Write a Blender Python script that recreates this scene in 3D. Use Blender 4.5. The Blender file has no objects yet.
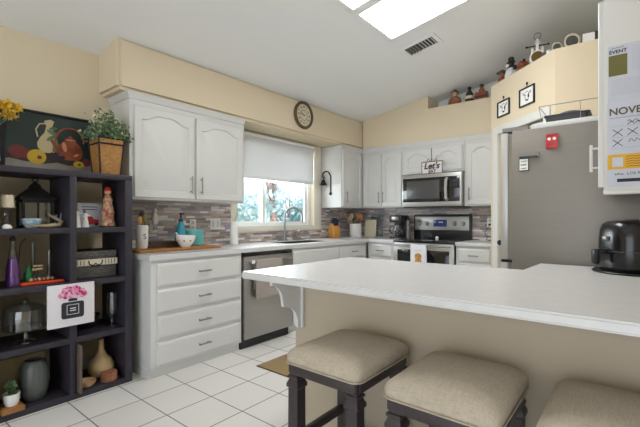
import bpy, bmesh, math, random
from mathutils import Vector, Matrix
PI = math.pi
scene = bpy.context.scene
COL = scene.collection
random.seed(7)

# ------------------------------------------------------------------ camera, world, lights, exposure
cam_d = bpy.data.cameras.new('camera'); cam = bpy.data.objects.new('camera', cam_d); COL.objects.link(cam)
cam.location = (0, 0, 1.176); cam.rotation_euler = (PI/2, 0, 0.681)
cam_d.sensor_width = 36; cam_d.lens = 388/640*36; cam_d.shift_y = 5.34/640; cam_d.clip_start = 0.05
scene.camera = cam
vs = scene.view_settings
vs.view_transform = 'Standard'; vs.look = 'None'; vs.gamma = 1; vs.use_curve_mapping = False
vs.exposure = 0.35
world = bpy.data.worlds.new('sky'); scene.world = world; world.use_nodes = True
bg = world.node_tree.nodes['Background']
bg.inputs[0].default_value = (0.72, 0.86, 1.0, 1); bg.inputs[1].default_value = 1.7

def area(name, loc, rot, sx, sy, power, color=(1, 1, 1)):
    l = bpy.data.lights.new(name, 'AREA'); l.shape = 'RECTANGLE'; l.size = sx; l.size_y = sy
    l.energy = power; l.color = color
    o = bpy.data.objects.new(name, l); COL.objects.link(o); o.location = loc; o.rotation_euler = rot
    return o
area('rear_fill_light', (0.6, -2.95, 1.3), (PI/2+0.12, 0, 0.15), 4.6, 2.2, 45, (1, 0.98, 0.97))  # unseen fill lamp, added behind the camera to brighten the room
area('window_daylight', (-3.75, 3.3, 1.6), (PI/2, 0, -PI/2), 1.3, 1.0, 40, (0.93, 0.97, 1))
sun = bpy.data.lights.new('sun', 'SUN'); sun.energy = 6.0; sun.angle = 0.05; sun.color = (1, .96, .9)
so = bpy.data.objects.new('sun', sun); COL.objects.link(so); so.rotation_euler = (0.25, 0.75, 0)

# ------------------------------------------------------------------ materials
def lin(h):
    if isinstance(h, str):
        h = tuple(int(h[i:i+2], 16) for i in (0, 2, 4))
    r = []
    for v in h:
        v /= 255
        r.append(v/12.92 if v <= .04045 else ((v+.055)/1.055)**2.4)
    return (*r, 1)

class N:
    def __init__(s, name):
        s.m = bpy.data.materials.new(name); s.m.use_nodes = True
        s.t = s.m.node_tree; s.b = s.t.nodes['Principled BSDF']
    def n(s, typ, **kw):
        x = s.t.nodes.new(typ)
        for k, v in kw.items(): setattr(x, k, v)
        return x
    def l(s, a, b): s.t.links.new(a, b)
    def coord(s, kind='Object', scale=(1, 1, 1), loc=(0, 0, 0)):
        c = s.n('ShaderNodeTexCoord'); m = s.n('ShaderNodeMapping')
        m.inputs['Scale'].default_value = scale; m.inputs['Location'].default_value = loc
        s.l(c.outputs[kind], m.inputs[0]); return m.outputs[0]
    def ramp(s, fac, stops, interp='LINEAR'):
        r = s.n('ShaderNodeValToRGB'); cr = r.color_ramp; cr.interpolation = interp
        while len(cr.elements) < len(stops): cr.elements.new(0.5)
        for e, (p, c) in zip(cr.elements, stops): e.position = p; e.color = lin(c)
        s.l(fac, r.inputs[0]); return r.outputs[0]
    def bump(s, h, strength=.2, dist=.002):
        b = s.n('ShaderNodeBump'); b.inputs['Strength'].default_value = strength; b.inputs['Distance'].default_value = dist
        s.l(h, b.inputs['Height']); s.l(b.outputs[0], s.b.inputs['Normal'])

def mat(name, c, rough=.5, metal=0, c2=None, scale=8, bump=0, aniso=None, coat=0, emit=0, spec=None, detail=4):
    M = N(name); b = M.b
    b.inputs['Base Color'].default_value = lin(c); b.inputs['Roughness'].default_value = rough
    b.inputs['Metallic'].default_value = metal
    if spec is not None: b.inputs['Specular IOR Level'].default_value = spec
    if coat: b.inputs['Coat Weight'].default_value = coat
    if emit:
        b.inputs['Emission Color'].default_value = lin(c); b.inputs['Emission Strength'].default_value = emit
    if c2 or bump:
        v = M.coord(scale=aniso or (1, 1, 1))
        no = M.n('ShaderNodeTexNoise'); no.inputs['Scale'].default_value = scale; no.inputs['Detail'].default_value = detail
        M.l(v, no.inputs['Vector'])
        if c2: M.l(M.ramp(no.outputs[0], [(.3, c), (.7, c2)]), b.inputs['Base Color'])
        if bump: M.bump(no.outputs[0], bump)
    return M.m

def glass_mat(name, tint=(1, 1, 1), gloss=.08, rough=.02):
    m = bpy.data.materials.new(name); m.use_nodes = True; t = m.node_tree; t.nodes.clear()
    o = t.nodes.new('ShaderNodeOutputMaterial'); mx = t.nodes.new('ShaderNodeMixShader')
    tr = t.nodes.new('ShaderNodeBsdfTransparent'); gl = t.nodes.new('ShaderNodeBsdfGlossy'); lw = t.nodes.new('ShaderNodeLayerWeight')
    tr.inputs[0].default_value = (*tint, 1); gl.inputs['Roughness'].default_value = rough
    lw.inputs[0].default_value = .35
    ma = t.nodes.new('ShaderNodeMath'); ma.operation = 'MULTIPLY_ADD'; ma.inputs[1].default_value = .55; ma.inputs[2].default_value = gloss
    t.links.new(lw.outputs['Facing'], ma.inputs[0]); t.links.new(ma.outputs[0], mx.inputs[0])
    t.links.new(tr.outputs[0], mx.inputs[1]); t.links.new(gl.outputs[0], mx.inputs[2]); t.links.new(mx.outputs[0], o.inputs[0])
    return m

def translucent(name, c):
    m = bpy.data.materials.new(name); m.use_nodes = True; t = m.node_tree; t.nodes.clear()
    o = t.nodes.new('ShaderNodeOutputMaterial'); mx = t.nodes.new('ShaderNodeMixShader'); mx.inputs[0].default_value = .22
    d = t.nodes.new('ShaderNodeBsdfDiffuse'); tr = t.nodes.new('ShaderNodeBsdfTranslucent')
    d.inputs[0].default_value = lin(c); tr.inputs[0].default_value = lin(c)
    t.links.new(d.outputs[0], mx.inputs[1]); t.links.new(tr.outputs[0], mx.inputs[2]); t.links.new(mx.outputs[0], o.inputs[0])
    return m

def tile_floor():
    M = N('floor_tile'); v = M.coord(loc=(2.49+.314*8, -.915+.314*20, 0))
    br = M.n('ShaderNodeTexBrick', offset=0.0, squash=1.0)
    br.inputs['Scale'].default_value = 1; br.inputs['Brick Width'].default_value = .314; br.inputs['Row Height'].default_value = .314
    br.inputs['Mortar Size'].default_value = .0042; br.inputs['Mortar Smooth'].default_value = .3
    br.inputs['Color1'].default_value = lin('f3f1ed'); br.inputs['Color2'].default_value = lin('eceae5'); br.inputs['Mortar'].default_value = lin('7d7468')
    M.l(v, br.inputs['Vector'])
    no = M.n('ShaderNodeTexNoise'); no.inputs['Scale'].default_value = 5; no.inputs['Detail'].default_value = 6
    mx = M.n('ShaderNodeMix', data_type='RGBA', blend_type='MULTIPLY'); mx.inputs[0].default_value = .35
    M.l(br.outputs['Color'], mx.inputs[6]); M.l(M.ramp(no.outputs[0], [(.35, 'e2dfda'), (.65, 'ffffff')]), mx.inputs[7])
    M.l(mx.outputs[2], M.b.inputs['Base Color']); M.b.inputs['Roughness'].default_value = .38
    inv = M.n('ShaderNodeMath', operation='SUBTRACT'); inv.inputs[0].default_value = 1; M.l(br.outputs['Fac'], inv.inputs[1])
    M.bump(inv.outputs[0], .35, .002)
    return M.m

def mosaic(name, axis):
    M = N(name); c = M.n('ShaderNodeTexCoord'); sp = M.n('ShaderNodeSeparateXYZ'); cb = M.n('ShaderNodeCombineXYZ')
    M.l(c.outputs['Object'], sp.inputs[0]); M.l(sp.outputs[axis], cb.inputs[0]); M.l(sp.outputs['Z'], cb.inputs[1])
    ad = M.n('ShaderNodeVectorMath', operation='ADD'); ad.inputs[1].default_value = (7, 3, 0); M.l(cb.outputs[0], ad.inputs[0])
    br = M.n('ShaderNodeTexBrick', offset=.37, offset_frequency=3, squash=.55, squash_frequency=2)
    br.inputs['Scale'].default_value = 1; br.inputs['Brick Width'].default_value = .17; br.inputs['Row Height'].default_value = .0235
    br.inputs['Mortar Size'].default_value = .0011; br.inputs['Color1'].default_value = (0, 0, 0, 1); br.inputs['Color2'].default_value = (1, 1, 1, 1)
    br.inputs['Mortar'].default_value = (.2, .2, .2, 1)
    M.l(ad.outputs[0], br.inputs['Vector'])
    col = M.ramp(br.outputs['Color'], [(0, '918a8c'), (.13, 'beb2ab'), (.27, 'd2c7c0'), (.39, 'a49cac'), (.51, 'c9b7a9'), (.63, 'e0d6cf'), (.74, 'a99d98'), (.82, 'f6f3f0'), (.93, '98877b')], 'CONSTANT')
    no = M.n('ShaderNodeTexNoise'); no.inputs['Scale'].default_value = 25; no.inputs['Detail'].default_value = 5
    mx = M.n('ShaderNodeMix', data_type='RGBA', blend_type='MULTIPLY'); mx.inputs[0].default_value = .5
    M.l(col, mx.inputs[6]); M.l(M.ramp(no.outputs[0], [(.3, 'b4aaa6'), (.7, 'ffffff')]), mx.inputs[7])
    M.l(mx.outputs[2], M.b.inputs['Base Color']); M.b.inputs['Roughness'].default_value = .3
    M.bump(br.outputs['Fac'], -.3, .002)
    return M.m

def wicker(name, c1, c2, w=.016, h=.009):
    M = N(name); c = M.n('ShaderNodeTexCoord'); sp = M.n('ShaderNodeSeparateXYZ'); ad = M.n('ShaderNodeMath', operation='ADD'); cb = M.n('ShaderNodeCombineXYZ')
    M.l(c.outputs['Object'], sp.inputs[0]); M.l(sp.outputs['X'], ad.inputs[0]); M.l(sp.outputs['Y'], ad.inputs[1]); M.l(ad.outputs[0], cb.inputs[0]); M.l(sp.outputs['Z'], cb.inputs[1])
    of = M.n('ShaderNodeVectorMath', operation='ADD'); of.inputs[1].default_value = (5, 5, 0); M.l(cb.outputs[0], of.inputs[0])
    br = M.n('ShaderNodeTexBrick', offset=.5); br.inputs['Scale'].default_value = 1; br.inputs['Brick Width'].default_value = w; br.inputs['Row Height'].default_value = h
    br.inputs['Mortar Size'].default_value = h*.16; br.inputs['Mortar Smooth'].default_value = .8
    mid = tuple((int(c1[k:k+2], 16)+int(c2[k:k+2], 16)*2)//3 for k in (0, 2, 4))
    br.inputs['Color1'].default_value = lin(c2); br.inputs['Color2'].default_value = lin(mid); br.inputs['Mortar'].default_value = lin(c1)
    M.l(of.outputs[0], br.inputs['Vector']); M.l(br.outputs['Color'], M.b.inputs['Base Color']); M.b.inputs['Roughness'].default_value = .6
    M.bump(br.outputs['Fac'], -.6, .003); return M.m

def linen(name, c1, c2):
    M = N(name)
    outs = []
    for sc in ((900, 60, 60), (60, 900, 60)):
        no = M.n('ShaderNodeTexNoise'); no.inputs['Scale'].default_value = .5; no.inputs['Detail'].default_value = 3
        M.l(M.coord(scale=sc), no.inputs['Vector']); outs.append(no.outputs[0])
    mu = M.n('ShaderNodeMath', operation='ADD'); M.l(outs[0], mu.inputs[0]); M.l(outs[1], mu.inputs[1])
    M.l(M.ramp(mu.outputs[0], [(.0, c1), (1.0, c2)]), M.b.inputs['Base Color'])
    dv = M.n('ShaderNodeMath', operation='MULTIPLY'); dv.inputs[1].default_value = .5; M.l(mu.outputs[0], dv.inputs[0])
    M.t.links.new(M.ramp(dv.outputs[0], [(.36, c1), (.64, c2)]), M.b.inputs['Base Color'])
    M.b.inputs['Roughness'].default_value = .9; M.b.inputs['Specular IOR Level'].default_value = .15
    M.bump(mu.outputs[0], .35, .002); return M.m

def steel(name, c='a9a7a3', r=.3, axis=(1, 1, 120)):
    return mat(name, c, r, .92, c2=tuple(max(0, int(c[i:i+2], 16)-10) for i in (0, 2, 4)), scale=3, aniso=axis)

MT = dict(
    wall=mat('cream_paint', 'dccdb1', .85, bump=.05, scale=60), wallgrey=mat('taupe_paint', 'b9ab96', .85, bump=.05, scale=60),
    ceil=mat('ceiling_paint', 'f0f0ef', .9, bump=.06, scale=50), white=mat('white_cabinet_paint', 'd2d1ce', .42, bump=.02, scale=40),
    casing=mat('window_trim_cream', 'e2dccd', .5), trim=mat('white_trim', 'd6d5d2', .45), counter=mat('white_quartz', 'd2d1d0', .25, c2='cecdcc', scale=30),
    floor=tile_floor(), mosa=mosaic('mosaic_strip_side', 'Y'), mosb=mosaic('mosaic_strip_back', 'X'),
    steel=steel('brushed_steel', 'b0ada8', .38), steelb=mat('bright_steel', 'b3b1ad', .35, .55), doorgrey=mat('door_edge_grey', 'b9b7b3', .4, .3), steeld=mat('fridge_steel', '8b857d', .45, .45, c2='87817a', scale=2, aniso=(1, 1, 80)),
    nickel=mat('brushed_nickel', '9b9792', .35, .9), tapsteel=mat('tap_steel', '8b8a8c', .3, .85), chrome=mat('chrome', 'd4d4d6', .12, 1), blackgl=mat('black_glass', '121214', .08, coat=.4),
    black=mat('black_plastic', '17171a', .35), matblack=mat('dark_iron', '211f20', .6, .3), dkgrey=mat('dark_grey_plastic', '3a3a3c', .5),
    shelf=mat('blackbrown_veneer', '322e38', .5, c2='2b2730', scale=6, aniso=(1, 12, 12)),
    stool=mat('espresso_wood', '3a3234', .42, c2='312a2b', scale=8, aniso=(14, 14, 2)), linen=linen('taupe_linen', 'a89c8a', 'bdb1a0'),
    shade=translucent('roller_shade_fabric', 'e2e2e3'), vinyl=mat('white_vinyl', 'f0f0ee', .4),
    glass=glass_mat('clear_glass', (.96, .98, .98), .05), thinglass=glass_mat('thin_glass', (.86, .88, .9), .06, .03),
    brightglass=glass_mat('bright_glass', (.9, .92, .95), .12, .05),
    lightpanel=mat('skylight_diffuser', 'ffffff', .6, emit=12.0),
    wood=mat('oak_board', 'a8743f', .5, c2='8a5a2e', scale=6, aniso=(10, 1, 10)), woodd=mat('walnut_board', '4a3226', .5, c2='35231b', scale=6, aniso=(10, 1, 10)),
    woodl=mat('bamboo', 'c98f4a', .45, c2='b97d3a', scale=6, aniso=(10, 10, 1)), teal=mat('teal_glaze', '2f8fa0', .25), tealb=mat('aqua_glaze', '62b4b2', .3),
    ceramic=mat('white_ceramic', 'ecebe7', .25), red=mat('red_enamel', 'c4262a', .35), yellow=mat('yellow_petals', 'd9a91c', .6, c2='e8c445', scale=30),
    leaf=mat('green_leaves', '3f5a3a', .6, c2='6b8058', scale=20), leafl=mat('pale_green_leaves', '7f9468', .6), petal=mat('white_petals', 'e8e2c8', .6),
    wick=wicker('woven_basket', '6a441f', 'c58f4e'), wickb=wicker('woven_black', '1f1e1f', '6d6965', .02, .012),
    plate=mat('outlet_white', 'efeeea', .4), grout=mat('slot_dark', '3a3836', .6), paper=mat('paper', 'c6cad8', .8), ink=mat('ink', '2a2c33', .8),
    olive=mat('olive_print', '6d6a3c', .8), gold=mat('printed_gold', '5e5233', .7), ylab=mat('yellow_label', 'd9ab35', .7),
    mat=mat('sisal_mat', 'a8916a', .95, c2='8f7850', scale=120, bump=.4), brass=mat('aged_brass', '7a6238', .4, .8), cream=mat('cream_dial', 'd8cdb2', .6),
    navy=mat('navy_handles', '1c2740', .4), orange=mat('orange_glass', 'd2452a', .25), green=mat('green_glaze', '1f7a45', .2), purple=glass_mat('purple_liquid', (.35, .1, .45), .06),
    gourd=mat('dried_gourd', 'cdb58a', .5, c2='ab8f60', scale=9), clay=mat('clay', 'a06a4a', .7, c2='7d4c34', scale=20), slate=mat('grey_green_glass', '575a57', .4, c2='4b4e4b', scale=5, aniso=(14, 14, 1)),
    bone=mat('horn', 'b9ab90', .5, c2='8d7d62', scale=5), blue=mat('blue_shell', '4f8fb5', .3, c2='dfe8ea', scale=30), copper=mat('copper_paint', 'a85a38', .5, c2='7d3c24', scale=10),
    pink=mat('pink_print', 'd8558f', .8, c2='f0a9c8', scale=60), canvas=mat('canvas_white', 'dcd8dc', .8), towel=mat('grey_towel', 'a1978f', .95, bump=.5, scale=250), wtowel=mat('white_towel', 'e4e2e4', .95, bump=.4, scale=250),
    pcreamlt=mat('pale_ribbon', 'd9cfb8', .6), dgreen=mat('painted_dark_green', '243530', .6, c2='1a2422', scale=4), pcream=mat('painted_cream', 'bfae86', .6), papple=mat('painted_apple', '6e2a2a', .6), plem=mat('painted_yellow', 'c6a429', .6), pcloth=mat('painted_cloth', '9b948c', .6, c2='7a736d', scale=8),
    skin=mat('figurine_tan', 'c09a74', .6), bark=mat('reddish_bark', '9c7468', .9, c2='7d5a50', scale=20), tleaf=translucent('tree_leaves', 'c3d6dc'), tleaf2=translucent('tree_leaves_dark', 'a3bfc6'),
    lawn=mat('lawn', '8aa06a', .95, c2='a3b086', scale=3), display=mat('blue_display', '1b2f66', .2, emit=.15), greyclip=mat('grey_clip', '85817c', .4, .4), rust=mat('rust_red', '7d3d28', .6, c2='a05c3c', scale=20),
)

# ------------------------------------------------------------------ mesh helpers
def BM(): return bmesh.new()
def box(b, x0, x1, y0, y1, z0, z1, bev=0, seg=2, mtx=None):
    m = Matrix.Translation(((x0+x1)/2, (y0+y1)/2, (z0+z1)/2)) @ Matrix.Diagonal((x1-x0, y1-y0, z1-z0, 1))
    r = bmesh.ops.create_cube(b, size=1, matrix=m)
    vs_ = r['verts']
    if bev:
        es = list({e for v in vs_ for e in v.link_edges})
        q = bmesh.ops.bevel(b, geom=es, offset=bev, segments=seg, affect='EDGES', profile=.5)
        vs_ = list({v for f in q['faces'] for v in f.verts} | {v for v in vs_ if v.is_valid})
    if mtx: bmesh.ops.transform(b, matrix=mtx, verts=vs_)
    return b
def lathe(b, prof, c=(0, 0, 0), seg=24, axis='Z', sx=1, sy=1, cap=True):
    rings = []
    for r, z in prof:
        ring = []
        for i in range(seg):
            a = 2*PI*i/seg; p = (r*math.cos(a)*sx, r*math.sin(a)*sy, z)
            if axis == 'Y': p = (p[0], -z, p[1])
            if axis == 'X': p = (z, p[0], p[1])
            ring.append(b.verts.new((c[0]+p[0], c[1]+p[1], c[2]+p[2])))
        rings.append(ring)
    for a, d in zip(rings, rings[1:]):
        for i in range(seg):
            j = (i+1) % seg; b.faces.new((a[i], a[j], d[j], d[i]))
    for ring, p in ((rings[0], prof[0]), (rings[-1], prof[-1])):
        if cap and p[0] > 1e-6: b.faces.new(ring)
    bmesh.ops.remove_doubles(b, verts=[v for ring, p in zip(rings, prof) if p[0] <= 1e-6 for v in ring], dist=1e-7)
    return b
def cyl(b, c, r, h, axis='Z', seg=20, r2=None): return lathe(b, [(r, 0), (r if r2 is None else r2, h)], c, seg, axis)
def sph(b, c, r, s=(1, 1, 1), seg=16):
    m = Matrix.Translation(c) @ Matrix.Diagonal((r*s[0], r*s[1], r*s[2], 1))
    bmesh.ops.create_uvsphere(b, u_segments=seg, v_segments=max(6, seg//2+2), radius=1, matrix=m); return b
def tube(b, pts, r, seg=10, cap=True):
    pts = [Vector(p) for p in pts]; n = len(pts); rs = r if isinstance(r, (list, tuple)) else [r]*n
    t0 = (pts[1]-pts[0]).normalized(); up = Vector((0, 0, 1)) if abs(t0.z) < .9 else Vector((1, 0, 0))
    u = t0.cross(up).normalized(); rings = []
    for i, p in enumerate(pts):
        t = (pts[min(i+1, n-1)]-pts[max(i-1, 0)]).normalized()
        u = (u - t*u.dot(t)).normalized(); w = t.cross(u)
        rings.append([b.verts.new(p+(u*math.cos(2*PI*k/seg)+w*math.sin(2*PI*k/seg))*rs[i]) for k in range(seg)])
    for a, d in zip(rings, rings[1:]):
        for i in range(seg):
            j = (i+1) % seg; b.faces.new((a[i], a[j], d[j], d[i]))
    if cap: b.faces.new(rings[0][::-1]); b.faces.new(rings[-1])
    return b
def prism(b, pts, lo, hi, plane='xy'):
    def P(p, h):
        return {'xy': (p[0], p[1], h), 'xz': (p[0], h, p[1]), 'yz': (h, p[0], p[1])}[plane]
    A = [b.verts.new(P(p, lo)) for p in pts]; B = [b.verts.new(P(p, hi)) for p in pts]
    b.faces.new(A[::-1]); b.faces.new(B)
    for i in range(len(pts)):
        j = (i+1) % len(pts); b.faces.new((A[i], A[j], B[j], B[i]))
    return b
def loops(b, ls, cap0=True, cap1=True):
    R = [[b.verts.new(p) for p in l] for l in ls]
    for a, d in zip(R, R[1:]):
        for i in range(len(a)):
            j = (i+1) % len(a); b.faces.new((a[i], a[j], d[j], d[i]))
    if cap0: b.faces.new(R[0][::-1])
    if cap1: b.faces.new(R[-1])
    return b
def rrect(w, d, rad, z, n=6):
    rad = min(rad, w/2-.001, d/2-.001); out = []
    for cx, cy, a0 in ((w/2-rad, d/2-rad, 0), (-w/2+rad, d/2-rad, PI/2), (-w/2+rad, -d/2+rad, PI), (w/2-rad, -d/2+rad, 3*PI/2)):
        for i in range(n+1):
            a = a0+PI/2*i/n; out.append((cx+rad*math.cos(a), cy+rad*math.sin(a), z))
    return out
def arc(c, r, a0, a1, n=12, plane='xz', k=0):
    o = []
    for i in range(n+1):
        a = a0+(a1-a0)*i/n; u, v = c[0]+r*math.cos(a), c[1]+r*math.sin(a)
        o.append({'xz': (u, k, v), 'yz': (k, u, v), 'xy': (u, v, k)}[plane])
    return o

def obj(name, b, m, parent=None, loc=None, rot=None, smooth=35, label=None):
    me = bpy.data.meshes.new(name); bmesh.ops.recalc_face_normals(b, faces=b.faces[:]); b.to_mesh(me); b.free()
    me.materials.append(MT[m] if isinstance(m, str) else m)
    if smooth:
        for p in me.polygons: p.use_smooth = True
        me.set_sharp_from_angle(angle=math.radians(smooth))
    o = bpy.data.objects.new(name, me); COL.objects.link(o)
    if parent: o.parent = parent
    if loc: o.location = loc
    if rot: o.rotation_euler = rot
    if label: o['label'] = label
    return o
def tag(o, label, cat, group=None, kind=None):
    o['label'] = label; o['category'] = cat
    if group: o['group'] = group
    if kind: o['kind'] = kind
    return o
def T(name, label, cat, loc=(0, 0, 0), rz=0, group=None, rot=None):
    o = bpy.data.objects.new(name, None); COL.objects.link(o); o.empty_display_size = .05
    o.location = loc; o.rotation_euler = rot or (0, 0, rz)
    return tag(o, label, cat, group)
def S(name, b, m, parent=None, label=None):
    o = obj(name, b, m, parent)
    if not parent: o['kind'] = 'structure'
    if label: o['label'] = label
    return o
def dup(root, loc, label=None, rz=None):
    r = root.copy(); COL.objects.link(r); r.location = loc
    if rz is not None: r.rotation_euler = (0, 0, rz)
    if label: r['label'] = label
    for ch in root.children:
        c = ch.copy(); COL.objects.link(c); c.parent = r
        for g in ch.children:
            d = g.copy(); COL.objects.link(d); d.parent = c
    return r
def text(s, size, m, parent, loc, rot=(PI/2, 0, 0), name='lettering', ext=.0006, align='CENTER', bold=0, shear=0):
    cu = bpy.data.curves.new(name, 'FONT'); cu.body = s; cu.size = size; cu.extrude = ext; cu.align_x = align; cu.align_y = 'CENTER'; cu.offset = bold; cu.shear = shear
    t = bpy.data.objects.new(name, cu); COL.objects.link(t)
    bpy.context.view_layer.update()
    me = bpy.data.meshes.new_from_object(t.evaluated_get(bpy.context.evaluated_depsgraph_get()))
    bpy.data.objects.remove(t); me.materials.clear(); me.materials.append(MT[m])
    o = bpy.data.objects.new(name, me); COL.objects.link(o); o.parent = parent; o.location = loc; o.rotation_euler = rot
    return o

# ------------------------------------------------------------------ geometry constants (metres)
XA, YB = -3.33, 4.97            # window wall, range wall
KS = .172                       # ceiling slope
def cz(x): return 2.543+KS*(x+2.99)
A90 = PI/2

# ------------------------------------------------------------------ room shell
b = BM(); box(b, -3.6, 4.0, -3.2, 5.2, -.12, 0); S('floor', b, 'floor')
b = BM(); prism(b, [(-3.6, cz(-3.6)), (1.6, cz(1.6)), (4.2, cz(1.6)-.45), (4.2, cz(1.6)-.3), (1.6, cz(1.6)+.15), (-3.6, cz(-3.6)+.15)], -3.2, 5.2, 'xz'); S('ceiling', b, 'ceil')
WY0, WY1, WZ0, WZ1 = 2.68, 3.96, 1.08, 2.06
b = BM()
box(b, -3.49, XA, -3.2, WY0, 0, 2.485); box(b, -3.49, XA, WY1, 5.15, 0, 2.485)
box(b, -3.49, XA, WY0, WY1, 0, WZ0); box(b, -3.49, XA, WY0, WY1, WZ1, 2.485)
S('wall_left', b, 'wall')
b = BM(); prism(b, [(XA, 0), (1.5, 0), (1.5, cz(1.5)), (XA, cz(XA))], YB, YB+.15, 'xz'); S('wall_back', b, 'wall')
b = BM(); prism(b, [(1.2, 1.3), (1.35, 1.3), (1.35, 4.97), (1.2, 4.97)], 0, 2.556); S('wall_pantry_side', b, 'wall')
b = BM()
for x0, x1, z0, z1 in ((-3.49, -2.0, 0, 2.4), (2.9, 4.0, 0, 2.4), (-2.0, 2.9, 2.2, 2.4)): box(b, x0, x1, -3.2, -3.05, z0, z1)
prism(b, [(-3.49, 2.4), (4.0, 2.4), (4.0, cz(1.6)-.42), (1.6, cz(1.6)), (-3.49, cz(-3.49))], -3.2, -3.05, 'xz'); S('wall_rear_light_block', b, 'wall')  # unseen wall with an opening, added to hold back sky light from behind
b = BM(); box(b, 3.88, 4.0, -3.05, 5.1, 0, cz(1.6)-.43); S('wall_right_light_block', b, 'wall')  # unseen closing wall, added to cut the sky light from the right
b = BM(); box(b, .25, .37, 1.2, 3.65, 0, 2.556); S('wall_right', b, 'wall')
# soffits
b = BM()
prism(b, [(XA, 2.155), (-2.988, 2.155), (-2.988, cz(-2.988)), (XA, cz(XA))], 1.297, YB, 'xz')
bmesh.ops.bevel(b, geom=[e for e in b.edges if abs(e.verts[0].co.x+2.988) < 1e-3 and abs(e.verts[1].co.x+2.988) < 1e-3 or (abs(e.verts[0].co.y-1.297) < 1e-3 and abs(e.verts[1].co.y-1.297) < 1e-3 and abs(e.verts[0].co.z-2.155) < 1e-3 and abs(e.verts[1].co.z-2.155) < 1e-3)], offset=.025, segments=6, affect='EDGES')
o = obj('wall_soffit_left', b, 'wall', smooth=0); o['kind'] = 'structure'
b = BM(); prism(b, [(-2.97, 2.155), (-1.16, 2.155), (-1.16, 2.556), (-2.01, 2.556), (-2.01, cz(-2.01)), (-2.97, cz(-2.97))], 4.628, YB-.001, 'xz'); S('wall_soffit_back', b, 'wall')
b = BM(); prism(b, [(-2.009, 2.557), (-1.15, 2.557), (-.2, 2.557), (-.2, cz(-.2)-.002), (-2.009, cz(-2.009)-.002)], 4.955, 4.969, 'xz'); S('wall_recess', b, 'ceil')
# pantry walls (hollow: left cheek, diagonal with door opening, wall over the fridge, flat top ledge)
PA, PB = Vector((-1.16, 4.265)), Vector((-.499, 3.65)); pe = (PB-PA).normalized(); pn = Vector((pe.y, -pe.x))
if pn.y > 0: pn = -pn
def pd(t, off=0, z=None):
    p = PA+pe*t+pn*off
    return (p.x, p.y) if z is None else (p.x, p.y, z)
PL = (PB-PA).length
b = BM(); prism(b, [(-1.16, 4.97), (-1.16, 4.265), pd(.0), pd(.05, -.1), (-1.06, 4.97)][0:2]+[pd(.08, -.1), (-1.08, 4.97)], 0, 2.52); S('wall_pantry_left', b, 'wall')
b = BM()
prism(b, [pd(0), pd(.135), pd(.135, -.1), pd(.02, -.1)], 0, 2.52)
prism(b, [pd(.135), pd(PL-.12), pd(PL-.12, -.1), pd(.135, -.1)], 2.035, 2.52)
prism(b, [pd(PL-.12), pd(PL), pd(PL+.03, -.1), pd(PL-.12, -.1)], 0, 2.52)
S('wall_pantry_diagonal', b, 'wall')
b = BM(); box(b, -.499, 1.2, 3.65, 3.75, 0, 2.52); S('wall_pantry_front', b, 'wall')
b = BM(); prism(b, [(-1.16, 4.969), (-1.16, 4.265), (-.499, 3.65), (1.2, 3.65), (1.2, 4.969)], 2.52, 2.556); S('wall_pantry_top', b, 'wall')
# pantry door and casing
DZ = 2.03
rd = math.atan2(pe.y, pe.x)
d = bpy.data.objects.new('door_1', None); COL.objects.link(d); d.location = pd(.135, 0, 0); d.rotation_euler = (0, 0, rd); d['kind'] = 'structure'
DW_ = PL-.255
b = BM(); box(b, .012, DW_-.012, .03, .065, .008, DZ-.012, .003); S('door_slab', b, 'trim', d)
b = BM()
for z0, z1 in ((.15, .9), (1.05, 1.88)):
    for x0, x1 in ((.1, DW_/2-.05), (DW_/2+.05, DW_-.1)): box(b, x0, x1, .024, .03, z0, z1, .004)
S('door_panel', b, 'trim', d)
b = BM(); cyl(b, (.055, .03, .94), .012, .04, 'Y'); lathe(b, [(.0, .075), (.02, .072), (.027, .058), (.02, .042), (.01, .035)], (.055, .03, .94), 16, 'Y'); S('door_handle', b, 'matblack', d)
b = BM()
box(b, -.075, .0, -.018, -.001, 0, DZ+.075, .004); box(b, DW_, DW_+.075, -.018, -.001, 0, DZ+.075, .004); box(b, -.0, DW_, -.018, -.001, DZ, DZ+.075, .004)
S('door_casing', b, 'trim', d)
# window
w = bpy.data.objects.new('window_1', None); COL.objects.link(w); w.location = (XA, 0, 0); w['kind'] = 'structure'
b = BM()
for y0, y1, z0, z1 in ((WY0-.085, WY0, WZ0-.045, WZ1+.08), (WY1, WY1+.15, WZ0-.045, WZ1+.08), (WY0, WY1, WZ0-.045, WZ0), (WY0, WY1, WZ1, WZ1+.08)):
    box(b, .001, .02, y0, y1, z0, z1, .003)
S('window_casing', b, 'casing', w)
b = BM()
for y0, y1, z0, z1 in ((WY0, WY0+.05, WZ0, WZ1), (WY1-.05, WY1, WZ0, WZ1), (WY0+.05, WY1-.05, WZ0, WZ0+.032), (WY0+.05, WY1-.05, WZ1-.05, WZ1)):
    box(b, -.12, -.05, y0, y1, z0, z1, .004)
S('window_frame', b, 'vinyl', w)
ym = 3.16
for k, (y0, y1, x) in enumerate(((WY0+.05, ym+.03, -.105), (ym-.045, WY1-.05, -.075))):
    b = BM()
    for a0, a1, z0, z1 in ((y0, y0+.04, WZ0+.032, WZ1-.05), (y1-.045, y1, WZ0+.032, WZ1-.05), (y0+.04, y1-.045, WZ0+.032, WZ0+.062), (y0+.04, y1-.045, WZ1-.085, WZ1-.05)):
        box(b, x-.012, x+.012, a0, a1, z0, z1, .003)
    s = S('window_sash', b, 'vinyl', w)
    b = BM(); box(b, x-.003, x+.003, y0+.04, y1-.045, WZ0+.062, WZ1-.085); S('glass_pane', b, 'glass', s)
b = BM(); box(b, -.05, .0, WY0, WY1, WZ0-.002, WZ0+.012, .002); S('window_sill', b, 'trim', w)
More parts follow.
